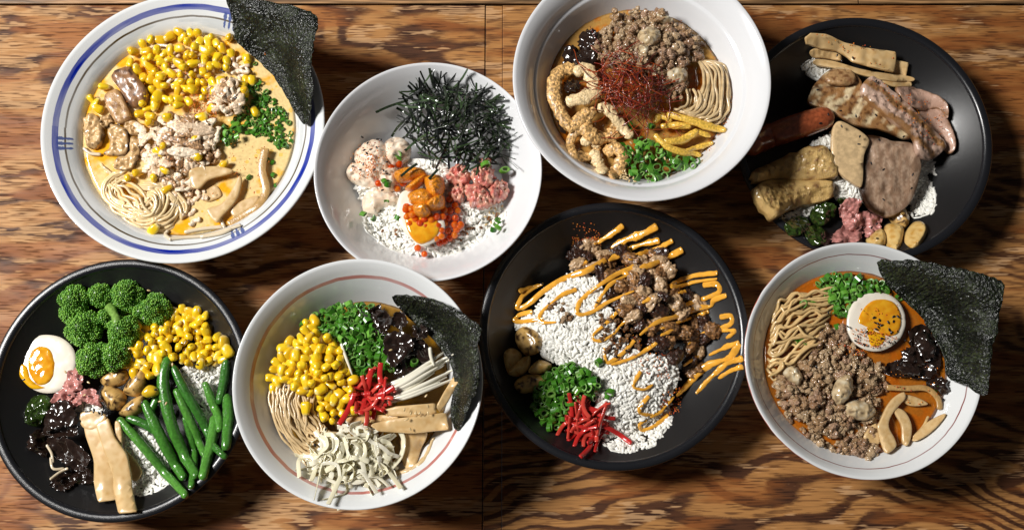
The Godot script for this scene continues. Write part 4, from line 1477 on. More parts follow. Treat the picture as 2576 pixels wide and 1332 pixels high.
func fill_roe_rice() -> void:
	var b := 2
	mound(b, 720, 800, 0.082, 0.052, 0.012)
	mound(b, 850, 400, 0.056, 0.072, 0.036)
	mound(b, 980, 740, 0.034, 0.060, 0.040)
	mound(b, 420, 640, 0.036, 0.058, 0.036)
	mound(b, 690, 860, 0.030, 0.060, 0.040)
	rice(b, [[[300, 740], [340, 830], [350, 985], [430, 1060], [520, 1120], [640, 1132], [800, 1145], [900, 1120], [1040, 1040], [1150, 920], [1100, 850], [880, 820], [800, 620], [500, 620], [350, 760]]], 90, "white rice grain in the plain white bowl", "white rice heaped in the plain white bowl", "rice grains in the plain white bowl", 1300)
	var sc := mat("scallop", Color(1.05, 1.05, 1.05), 0.16, {"vc": true, "sss": 0.2, "coat": 0.8, "coatr": 0.06, "mot": "soft", "mots": 60.0})
	var sl := [[[[300, 560], [350, 510], [430, 488], [480, 530], [470, 600], [420, 640], [350, 640], [300, 610]], "upper left creamy raw scallop dusted with orange spice"], [[[470, 500], [560, 480], [612, 520], [600, 600], [530, 640], [470, 600]], "creamy raw scallop touching the shredded nori"], [[[252, 660], [290, 620], [370, 640], [440, 650], [450, 720], [400, 760], [310, 740], [265, 710]], "leftmost creamy raw scallop against the bowl wall"], [[[440, 660], [530, 640], [562, 700], [520, 770], [440, 762]], "creamy raw scallop beside the roe and scallion ring"], [[[350, 800], [440, 760], [530, 790], [540, 840], [450, 870], [420, 910], [350, 900]], "lowest creamy raw scallop resting on the rice"], [[[380, 590], [470, 580], [500, 640], [450, 680], [380, 660]], "middle creamy raw scallop between the other scallops"]]
	for i in sl.size():
		piece(b, "scallop", sl[i][0], 0.009, sc, sl[i][1], "scallop", "raw scallops on rice", {"lift": 0.0075 - 0.0008 * (i % 3), "dome": 0.004, "soft": true, "wave": 0.0022, "freq": 120.0, "flatten": 0.3, "col": "scallop"})
	egg(b, [[556, 795], [600, 775], [650, 800], [730, 860], [802, 950], [790, 1015], [740, 1065], [680, 1086], [620, 1050], [560, 985], [528, 900]], [[590, 880], [650, 850], [720, 890], [770, 960], [772, 1005], [730, 1052], [665, 1074], [612, 1030], [582, 950]], 0.009, "egg half under orange urchin and roe", [])
	var un := mat("urchin", Color(0.78, 0.27, 0.012), 0.3, {"sss": 0.06, "coat": 0.7, "coatr": 0.1, "mot": "mottle", "mots": 70.0, "bump": "cells", "bumpd": 0.06})
	var ul := [[[580, 762], [650, 702], [712, 685], [692, 722], [620, 772]], [[520, 670], [600, 640], [680, 650], [700, 690], [600, 720], [540, 722]], [[690, 700], [780, 690], [802, 760], [770, 812], [712, 790]], [[600, 790], [680, 760], [740, 800], [722, 860], [640, 852], [600, 830]], [[720, 812], [792, 800], [800, 862], [740, 882], [690, 862]], [[630, 852], [700, 842], [722, 900], [682, 922], [630, 900]]]
	var un_l := ["smooth flat yellow orange urchin tongue lying diagonally", "uppermost orange urchin lobe under stray nori shreds", "orange urchin lobe touching the tuna", "central bumpy orange urchin lobe over the egg", "lower right orange urchin lobe above the roe", "lowest orange urchin lobe on the egg yolk"]
	for i in ul.size():
		piece(b, "urchin_lobe", ul[i], 0.008, un, un_l[i], "sea urchin", "orange sea urchin lobes", {"lift": 0.0165 + 0.001 * (i % 3), "dome": 0.004, "soft": true, "wave": 0.0016 if i else 0.0003, "freq": 330.0, "flatten": 0.5})
	if not tex.has("roe"):
		tex.roe = lump(1.0, Vector3(0.0030, 0.0029, 0.0030), 0.03, 1.0, 2)
	var rm := [mat("roe_a", Color(0.80, 0.16, 0.004), 0.06, {"coat": 1.0, "coatr": 0.03, "back": Color(0.9, 0.2, 0.01)}), mat("roe_b", Color(0.70, 0.10, 0.004), 0.06, {"coat": 1.0, "coatr": 0.03, "back": Color(0.9, 0.15, 0.01)}), mat("roe_c", Color(0.86, 0.25, 0.008), 0.06, {"coat": 1.0, "coatr": 0.03, "back": Color(0.9, 0.3, 0.01)})]
	for p in spots_in([[570, 870], [620, 880], [660, 940], [760, 910], [860, 850], [892, 920], [905, 985], [860, 1025], [810, 1060], [760, 1085], [700, 1000], [590, 960]], 52, 30.0, [[525, 585], [550, 632], [508, 652], [435, 740], [572, 738], [540, 770], [690, 1132], [672, 1052], [652, 1098], [883, 980], [842, 800], [830, 828], [590, 870], [640, 1000]]):
		put("roe", tex.roe, rm[rng.randi() % 3], at(b, p.x, p.y, 0.0115 + rng.randf() * 0.003 if p.x < 800 and p.y > 840 and p.y < 1060 else 0.006), "glossy orange salmon roe bead around the egg half", "roe", "salmon roe beads", any_turn(1.0).scaled(Vector3.ONE * rng.randf_range(0.92, 1.08)))
	var tu := mat("tuna", Color(1, 1, 1), 0.2, {"vc": true, "sss": 0.06, "coat": 0.7, "coatr": 0.08, "bump": "bump", "mots": 80.0, "bumpd": 0.05})
	var tl := [[[810, 692], [870, 622], [930, 650], [942, 720], [890, 742], [830, 732]], [[950, 672], [1010, 625], [1062, 640], [1082, 700], [1050, 752], [970, 742]], [[910, 742], [1000, 740], [1050, 780], [1062, 850], [1000, 876], [930, 832]], [[1050, 742], [1130, 712], [1162, 780], [1120, 832], [1062, 830]], [[835, 760], [900, 740], [912, 800], [870, 842], [830, 800]], [[1000, 592], [1050, 600], [1052, 642], [1000, 642]]]
	var tu_l := ["pink raw tuna cube nearest the urchin", "largest pink raw tuna cube under the nori edge", "lowest pink raw tuna chunk above the rice", "rightmost pink raw tuna chunk", "small pink tuna chunk between roe and larger cubes", "tuna chunk half hidden by nori shreds"]
	for i in tl.size():
		piece(b, "tuna_chunk", tl[i], 0.011, tu, tu_l[i], "tuna", "raw tuna chunks", {"lift": 0.0095 + 0.001 * (i % 2), "dome": 0.0016, "wave": 0.0034, "freq": 190.0, "rag": 0.0016, "res": 18.0, "flatten": 0.3, "col": "tuna"})
	var nm := [mat("nori_shred", Color(0.022, 0.034, 0.016), 0.26, {"coat": 0.8, "coatr": 0.16, "back": Color(0.02, 0.05, 0.004), "mot": "strong", "mots": 90.0}), mat("nori_shred_green", Color(0.045, 0.078, 0.032), 0.24, {"coat": 0.9, "coatr": 0.16, "back": Color(0.05, 0.09, 0.01)}), mat("nori_shred_black", Color(0.010, 0.012, 0.011), 0.3, {"coat": 0.6, "coatr": 0.14})]
	strew(b, "nori_shred", [[620, 190], [750, 170], [960, 195], [1090, 300], [1115, 420], [1145, 610], [1000, 640], [820, 640], [660, 560], [575, 450], [610, 330]], 285, Vector2(90, 210), 0.00105, 0.0002, nm, "dark green nori shred in the pile on rice", "nori", "shredded nori strips", {"low": 0.0, "high": 0.014, "bend": 0.25, "jump": 0.0035, "sides": 4, "sq": 4.0, "twist": 0.9, "roll": 0.7, "gap": 9.0, "n": 9, "even": false})
	for p in [[[[420, 345, 0.004], [500, 310, 0.004], [600, 278, 0.006]], "long nori shred sticking out to the left of pile"], [[[718, 100, 0.006], [730, 160, 0.008], [745, 210, 0.008]], "nori shred standing out at the top of pile"], [[[1030, 292, 0.008], [1090, 270, 0.009], [1138, 268, 0.008]], "nori shred sticking out to the right towards stepped bowl"], [[[535, 320, 0.003], [580, 345, 0.004], [620, 370, 0.005]], "short green nori shred below the long left one"], [[[560, 700, 0.025], [600, 665, 0.026], [650, 630, 0.026]], "nori shred lying across the urchin"], [[[715, 715, 0.025], [740, 690, 0.025], [765, 660, 0.026]], "short nori shred touching the tuna side of urchin"], [[[1080, 330, 0.006], [1122, 325, 0.006]], "short nori shred at the right edge of pile"], [[[510, 480, 0.004], [540, 430, 0.006], [580, 390, 0.006]], "nori shred bent down above the scallops"]]:
		strip(b, "nori_shred", p[0], 0.0013, 0.00025, nm[0], p[1], "nori", "shredded nori strips", {"sides": 4, "sq": 4.0, "rounded": false, "roll": 0.2, "n": 10})
	scallions(b, spots_in([[0, 0], [1, 0], [0, 1]], 0, 1.0, [[545, 580], [550, 600], [485, 740], [470, 728], [480, 838], [350, 908], [405, 930], [540, 930], [685, 1010], [690, 825], [1090, 960], [1100, 985], [1075, 990], [1105, 945], [1030, 635], [1135, 665]]), "chopped green scallion on the roe and rice", "scallion slices in the plain white bowl", 0.003, 1.15, -0.009)
	sesame(b, spots_in([[330, 480], [450, 480], [500, 700], [330, 680]], 7, 30.0, [[430, 495], [375, 515], [370, 572], [350, 633], [292, 645], [335, 663], [482, 686], [458, 776], [425, 540], [585, 552]]), true, "on the scallops", 0.0125)
	sesame(b, spots_in([[1000, 880], [1140, 850], [1130, 960], [1020, 980]], 9, 14.0), false, "on rice by the tuna", 0.003)
	specks(b, [[[[270, 600], [330, 520], [450, 490], [520, 560], [460, 700], [300, 720]], 170], [[[370, 600], [420, 600], [430, 720], [360, 700]], 90]], "orange chilli spice dusted over the scallops", true, 0.0115)
	strew(b, "fried_shallot_flake", [[420, 1000], [640, 1080], [880, 1090], [1050, 960], [1140, 900], [1000, 940], [800, 1080], [560, 1000]], 26, Vector2(14, 34), 0.0012, 0.0005, [mat("shallot", Color(0.22, 0.085, 0.022), 0.4, {"coat": 0.3})], "brown crisp flake sprinkled on the rice edge", "flake", "brown flakes on rice", {"high": 0.0035, "sides": 5, "n": 5, "roll": 0.5})


func fill_spicy_ramen() -> void:
	var b := 3
	broth(b, Color(0.50, 0.27, 0.07), Color(0.56, 0.15, 0.008), -0.05, "brown broth with red oil in the stepped white bowl", 0.07, 160)
	mound(b, 880, 290, 0.052, 0.0830, 0.070)
	mound(b, 800, 560, 0.034, 0.0850, 0.070)
	mound(b, 460, 620, 0.040, 0.0790, 0.070)
	mound(b, 1250, 600, 0.040, 0.0780, 0.070)
	mound(b, 920, 1000, 0.036, 0.0750, 0.070)
	wood_ear(b, [[378, 300], [430, 288], [470, 310], [560, 320], [572, 380], [500, 432], [430, 402], [368, 392]], "large black wood ear against the wall of stepped bowl", 0.006)
	wood_ear(b, [[470, 232], [540, 180], [592, 220], [562, 300], [480, 322]], "smaller black wood ear tucked beside the minced meat", 0.005)
	wood_ear(b, [[380, 520], [440, 498], [480, 540], [445, 590], [388, 585]], "black wood ear seen through the crackling ring", 0.001)
	wood_ear(b, [[312, 700], [350, 740], [384, 800], [380, 850], [335, 790]], "narrow black wood ear at the lower left wall", 0.002)
	var ns := noodle_mats("tan")
	bundle(b, "noodle", [[1265, 385], [1375, 405], [1418, 520], [1415, 680], [1375, 765], [1310, 790]], [[1235, 395], [1262, 470], [1250, 580], [1215, 680], [1160, 715], [1110, 690]], 22, 0.00125, ns, "tan noodle in a combed bundle under minced meat", "noodle", "noodles in the stepped white bowl", {"high": 0.005, "wob": 5.0})
	bundle(b, "noodle", [[1150, 560], [1165, 640], [1120, 690], [1080, 690]], [[1310, 590], [1320, 660], [1230, 735], [1140, 720]], 9, 0.0012, ns, "tan noodle in a combed bundle under minced meat", "noodle", "noodles in the stepped white bowl", {"low": 0.002, "high": 0.006, "wob": 5.0})
	crumbs(b, spots_in([[640, 180], [720, 100], [850, 70], [1000, 90], [1090, 150], [1180, 230], [1260, 280], [1240, 370], [1120, 400], [1150, 520], [1080, 640], [1020, 600], [960, 480], [860, 430], [720, 440], [600, 390], [550, 260]], 260, 19.0), meat_mats(), "brown minced meat crumb heaped in the stepped bowl", "minced meat crumbs in the stepped bowl", Vector2(0.0020, 0.0042), 0.005)
	clam(b, [[845, 212], [880, 170], [950, 160], [992, 200], [982, 250], [930, 276], [870, 256]], "plump grey clam near the top of minced meat")
	clam(b, [[826, 300], [880, 270], [922, 300], [905, 350], [842, 368], [862, 330]], "curled tan clam just below the plump one")
	clam(b, [[1036, 440], [1110, 410], [1162, 450], [1152, 502], [1090, 522], [1050, 502]], "dark spotted clam beside the noodles")
	clam(b, [[940, 90], [990, 75], [1050, 100], [1070, 130], [1000, 130]], "flat tan clam at the upper rim of minced meat")
	var cr := mat("crackling", Color(0.78, 0.46, 0.17), 0.38, {"mot": "strong", "mots": 55.0, "coat": 0.35, "coatr": 0.18, "bump": "bump", "bumpd": 0.045})
	var cp := mat("crackling_pale", Color(0.88, 0.66, 0.36), 0.4, {"mot": "mottle", "mots": 55.0, "coat": 0.3, "coatr": 0.2, "bump": "bump", "bumpd": 0.045})
	var cl := [[[[440, 432], [350, 455], [312, 545], [325, 650], [370, 745], [425, 800], [490, 745], [525, 700]], 36, cr, "big golden crackling ring at the left wall"], [[[455, 460], [515, 440], [560, 520], [572, 585], [500, 620], [400, 645]], 38, cp, "pale puffy crackling closing the top of the big ring"], [[[600, 680], [660, 700], [720, 780], [795, 865]], 30, cp, "straight crackling piece below the chilli threads"], [[[562, 690], [520, 760], [480, 805], [432, 860], [412, 925], [455, 985], [545, 990], [592, 930]], 25, cr, "curled crackling loop at the lower left"], [[[500, 800], [570, 870], [680, 862], [705, 790]], 36, cr, "broad golden crackling in the middle of pieces"], [[[560, 960], [605, 1050], [622, 1092]], 28, cp, "short crackling end pointing to the bowl's lower edge"], [[[640, 960], [700, 940], [742, 985], [715, 1080], [672, 1112]], 34, cr, "hooked crackling next to the scallions"], [[[490, 900], [550, 890], [590, 930]], 24, cp, "small crackling piece inside the lower loop"]]
	for i in cl.size():
		var wd: float = cl[i][1] * 0.000165
		strip(b, "crackling", cl[i][0], [wd * 0.8, wd * 1.1, wd * 0.85, wd * 1.1, wd * 0.75], [wd * 0.5, wd * 0.6, wd * 0.5, wd * 0.55, wd * 0.4], cl[i][2], cl[i][3], "crackling", "fried crackling pieces", {"lift": 0.005 + 0.001 * (i % 3), "n": 34, "sides": 14, "lumpy": 0.42, "lfreq": 210.0})
	var mu := mat("mustard_stem", Color(0.84, 0.52, 0.08), 0.22, {"mot": "mottle", "mots": 60.0, "coat": 0.7, "coatr": 0.08, "sss": 0.06, "bump": "bump", "bumpd": 0.03})
	var mul := [[[[1040, 725], [1180, 762], [1290, 800], [1392, 825]], 27, "longest yellow pickled stem reaching to the right"], [[[955, 860], [1030, 930], [1120, 962], [1235, 982]], 24, "lowest yellow pickled stem beside the scallions"], [[[1000, 800], [1090, 795], [1172, 800]], 24, "short yellow pickled stem across the middle"], [[[1020, 895], [1120, 890], [1215, 830]], 27, "broad orange pickled stem in the middle"], [[[955, 770], [990, 730], [1050, 765]], 22, "curled yellow pickled stem below the chilli threads"], [[[1120, 968], [1220, 935], [1315, 905]], 18, "thin yellow pickled stem at the lower right"], [[[1215, 830], [1300, 862]], 17, "short yellow pickled stem end under the longest one"]]
	for i in mul.size():
		var wd: float = mul[i][1] * 0.000133
		strip(b, "mustard_green", mul[i][0], [wd * 0.8, wd, wd * 1.1, wd * 0.7], [wd * 0.7, wd * 0.8, wd * 0.8, wd * 0.6], mu, mul[i][2], "pickled vegetable", "yellow pickled stems", {"lift": 0.004 + 0.001 * (i % 2), "n": 20, "sides": 10, "lumpy": 0.16, "lfreq": 160.0})
	scallions(b, spots_in([[720, 905], [830, 885], [960, 905], [1050, 1000], [1150, 980], [1242, 1012], [1200, 1062], [1060, 1100], [940, 1150], [820, 1142], [740, 1080]], 62, 22.0, [[790, 790], [800, 820], [930, 800]]), "chopped green scallion at the lower edge of stepped bowl", "scallion slices in the stepped bowl", 0.004, 1.25)
	sesame(b, spots_in([[700, 1120], [760, 1060], [840, 1150], [760, 1150]], 14, 12.0, [[800, 905], [830, 930], [1015, 1005], [960, 1010], [1020, 930], [810, 970]]), false, "among the scallions in stepped bowl", 0.006)
	var ch := [mat("chilli_thread", Color(0.24, 0.018, 0.008), 0.3, {"coat": 0.6}), mat("chilli_thread_bright", Color(0.46, 0.07, 0.01), 0.3, {"coat": 0.6, "back": Color(0.3, 0.05, 0.01)}), mat("chilli_thread_dark", Color(0.12, 0.011, 0.008), 0.3, {"coat": 0.6})]
	strew(b, "chilli_thread", [[570, 420], [700, 410], [860, 430], [960, 480], [1000, 580], [940, 690], [800, 710], [670, 650], [600, 570]], 150, Vector2(110, 330), 0.00036, 0.00036, ch, "thin red chilli thread in the tangle", "chilli thread", "red chilli threads", {"low": 0.002, "high": 0.013, "bend": 0.7, "curl": 0.12, "jump": 0.003, "sides": 4, "gap": 4.0, "n": 14, "even": false})
	strew(b, "chilli_thread", [[560, 320], [860, 330], [960, 400], [1060, 700], [900, 880], [760, 800], [560, 620]], 26, Vector2(200, 420), 0.00034, 0.00034, ch, "long stray red chilli thread around the tangle", "chilli thread", "red chilli threads", {"low": 0.006, "high": 0.011, "bend": 0.6, "curl": 0.1, "jump": 0.002, "sides": 4, "gap": 20.0, "n": 16})
	specks(b, [[[[1280, 300], [1400, 420], [1450, 640], [1420, 780], [1320, 930], [1240, 1010], [1360, 800], [1400, 560]], 70], [[[1000, 740], [1200, 800], [1200, 900], [1000, 860]], 60], [[[650, 130], [1100, 90], [1260, 350], [900, 400], [600, 350]], 50]], "red chilli flakes on the stepped bowl's wall and food", true, 0.0012)


func fill_pork_rice() -> void:
	var b := 4
	mound(b, 640, 640, 0.088, 0.046, 0.010)
	rice(b, [[[550, 880], [690, 900], [705, 1000], [560, 985]], [[950, 900], [1015, 845], [1078, 960], [1062, 1055], [940, 1080]], [[370, 300], [450, 245], [530, 310], [480, 370]], [[265, 1080], [440, 1005], [445, 1065], [300, 1092]], [[420, 700], [545, 640], [545, 720]], [[990, 770], [1062, 785], [1072, 860], [1000, 840]]], 70, "white rice grain in the black pork bowl", "white rice under the pork and tofu", "rice grains in the black pork bowl", 620)
	menma(b, [[400, 130], [432, 104], [500, 115], [600, 168], [720, 200], [872, 215], [856, 327], [760, 302], [640, 270], [560, 215], [480, 200], [405, 168]], "widest bamboo shoot at the top of the pork bowl", {"lift": 0.013, "smooth": false, "wave": 0.0016})
	menma(b, [[425, 205], [480, 190], [572, 230], [582, 265], [500, 252], [440, 242]], "rippled bamboo shoot end under the widest one", {"lift": 0.009, "wave": 0.0015})
	menma(b, [[830, 245], [866, 254], [942, 268], [922, 347], [850, 327], [810, 320]], "square bamboo shoot end beyond the widest one", {"lift": 0.008, "smooth": false})
	menma(b, [[450, 255], [560, 270], [700, 305], [830, 330], [958, 352], [945, 374], [820, 362], [690, 330], [560, 300], [450, 285]], "long thin bamboo shoot below the widest one", {"lift": 0.009})
	menma(b, [[800, 345], [940, 376], [930, 406], [830, 385]], "short bamboo shoot touching the sliced chicken", {"lift": 0.007})
	var pk := mat("roast_slice", Color(1, 1, 1), 0.32, {"vc": true, "coat": 0.5, "coatr": 0.12, "bump": "bump", "mots": 70.0, "bumpd": 0.035, "sss": 0.06})
	piece(b, "pork_slice", [[455, 372], [520, 312], [600, 300], [680, 350], [712, 430], [790, 520], [900, 600], [962, 640], [930, 672], [800, 622], [680, 602], [560, 545], [480, 505], [412, 480], [430, 410]], 0.005, pk, "glazed pork belly slice with a creamy middle", "pork", "sliced meats on rice", {"lift": 0.009, "wave": 0.0012, "freq": 110.0, "n": 60, "res": 26.0, "flatten": 0.2, "col": "belly"})
	piece(b, "pork_slice", [[500, 342], [560, 305], [640, 314], [657, 370], [600, 387], [520, 377]], 0.005, pk, "small browned meat slice above the pork belly", "pork", "sliced meats on rice", {"lift": 0.0135, "wave": 0.001, "dome": 0.0015, "col": "braised_light"})
	piece(b, "chicken_slice", [[1000, 500], [1100, 510], [1160, 600], [1187, 700], [1150, 746], [1080, 665], [1000, 580]], 0.004, pk, "thin pinkish roast slice nearest the rim", "meat", "sliced meats on rice", {"lift": 0.008, "wave": 0.001, "col": "rosy"})
	piece(b, "chicken_slice", [[870, 400], [980, 405], [1080, 440], [1142, 490], [1142, 562], [1100, 512], [1000, 520], [920, 480]], 0.004, pk, "peppered roast slice curling over at its end", "meat", "sliced meats on rice", {"lift": 0.012, "wave": 0.0016, "col": "rosy"})
	piece(b, "chicken_slice", [[700, 380], [745, 340], [800, 365], [900, 450], [1000, 545], [1080, 640], [1130, 700], [1105, 745], [1050, 778], [990, 745], [960, 650], [850, 565], [745, 475], [702, 432]], 0.008, pk, "thick roast slice with a peppered brown skin band", "meat", "sliced meats on rice", {"lift": 0.0165, "wave": 0.0020, "freq": 150.0, "n": 60, "res": 26.0, "flatten": 0.25, "col": "skin_band"})
	piece(b, "daikon_slice", [[545, 602], [580, 574], [640, 600], [705, 640], [735, 685], [705, 760], [692, 918], [640, 902], [580, 852], [540, 792], [534, 700]], 0.006, mat("daikon", Color(0.68, 0.48, 0.255), 0.2, {"mot": "soft", "mots": 40.0, "sss": 0.06, "coat": 0.5, "coatr": 0.1, "bump": "fine", "bumpd": 0.01}), "translucent tan daikon wedge between sausage and dark pork", "daikon", "", {"lift": 0.012, "flatten": 0.6, "wave": 0.0003})
	piece(b, "pork_slice", [[700, 655], [760, 640], [850, 668], [960, 690], [1002, 780], [982, 900], [935, 1010], [842, 1082], [760, 1072], [702, 990], [688, 880], [715, 760]], 0.006, pk, "grey brown pork slice with a dark glazed edge", "pork", "sliced meats on rice", {"lift": 0.0105, "wave": 0.0014, "freq": 70.0, "n": 60, "res": 26.0, "dome": 0.0015, "flatten": 0.5, "col": "grey_pork"})
	strip(b, "sausage", [[488, 565, 0.0], [400, 592, 0.001], [280, 632, 0.0], [110, 700, -0.001]], [0.0105, 0.0116, 0.0116, 0.011], [0.0100, 0.0112, 0.0112, 0.0105], mat("sausage", Color(0.36, 0.085, 0.03), 0.2, {"mot": "mottle", "mots": 30.0, "coat": 0.8, "coatr": 0.07, "sss": 0.1}), "brown red sausage with a rounded end pointing to the middle", "sausage", "", {"lift": 0.008, "n": 22, "sides": 20, "round_end": true})
	var tf := mat("fried_tofu", Color(1, 1, 1), 0.34, {"vc": true, "coat": 0.55, "coatr": 0.14, "bump": "bump", "mots": 90.0, "bumpd": 0.10})
	piece(b, "fried_tofu", [[130, 835], [300, 752], [440, 698], [520, 718], [575, 832], [542, 872], [400, 882], [262, 874], [135, 890]], 0.012, tf, "upper golden fried tofu piece below the sausage", "tofu", "fried tofu pieces", {"lift": 0.0135, "wave": 0.0022, "freq": 210.0, "dome": 0.001, "res": 26.0, "rag": 0.0015, "col": "tofu"})
	piece(b, "fried_tofu", [[135, 915], [262, 872], [400, 880], [540, 888], [547, 962], [470, 1002], [332, 1032], [222, 1088], [150, 1000]], 0.012, tf, "lower golden fried tofu piece above the pickles", "tofu", "fried tofu pieces", {"lift": 0.0115, "wave": 0.0022, "freq": 210.0, "dome": 0.001, "res": 26.0, "rag": 0.0015, "col": "tofu"})
	pickle(b, [[288, 1120], [340, 1080], [402, 1082], [422, 1130], [370, 1172], [310, 1172]], "leftmost dark green pickle below the tofu")
	pickle(b, [[420, 1052], [470, 1010], [540, 1008], [558, 1060], [500, 1122], [440, 1112]], "upper dark green pickle beside the pink ginger")
	pickle(b, [[390, 1150], [450, 1120], [502, 1162], [492, 1222], [430, 1222]], "lowest dark green pickle at the pork bowl's edge")
	pickle(b, [[565, 988], [600, 973], [622, 995], [590, 1012]], "tiny green pickle on the rice above pink ginger")
	ginger_slice(b, [[570, 1042], [620, 983], [682, 990], [682, 1030], [640, 1082], [600, 1102]], "uppermost pink ginger slice in the pork bowl", 0.010)
	ginger_slice(b, [[535, 1182], [600, 1120], [680, 1110], [692, 1180], [650, 1217], [550, 1212]], "lower pink ginger slice at the pork bowl's edge", 0.007)
	ginger_slice(b, [[640, 1070], [720, 1050], [792, 1100], [782, 1150], [720, 1182], [690, 1122]], "pink ginger slice half under the dark pork", 0.006)
	ginger_slice(b, [[600, 1080], [660, 1050], [700, 1090], [670, 1150], [610, 1140]], "folded pink ginger slice in the middle of the heap", 0.011)
	garlic(b, [[822, 1060], [848, 1000], [890, 998], [948, 1082], [930, 1132], [870, 1117]], "browned garlic clove nearest the dark pork", 0.6)
	garlic(b, [[808, 1132], [860, 1114], [912, 1140], [907, 1230], [880, 1257], [828, 1222]], "upright pale garlic clove in the middle of three", 0.2)
	garlic(b, [[922, 1160], [960, 1108], [1010, 1108], [1042, 1150], [1012, 1222], [960, 1238], [923, 1200]], "rightmost whole pale garlic clove", 0.2)
	garlic(b, [[720, 1192], [780, 1140], [818, 1170], [822, 1222], [760, 1226]], "tan garlic clove beside the pink ginger", 0.3)
	sesame(b, spots_in([[0, 0], [1, 0], [0, 1]], 0, 1.0, [[443, 543], [515, 543], [475, 590], [585, 607], [680, 660], [676, 700], [783, 678], [562, 235], [645, 250], [585, 265], [660, 552], [765, 548], [580, 525], [805, 832], [957, 858], [950, 930], [805, 990], [770, 1115], [773, 1192], [742, 1135], [460, 415], [765, 370], [910, 660], [740, 800]]), true, "on the pork bowl's toppings", 0.0175)
	specks(b, [[[[430, 110], [860, 220], [850, 320], [620, 240]], 60], [[[720, 350], [1130, 500], [1100, 740], [900, 560]], 120]], "red spice dusted on bamboo shoots and roast slices", true, 0.0165)


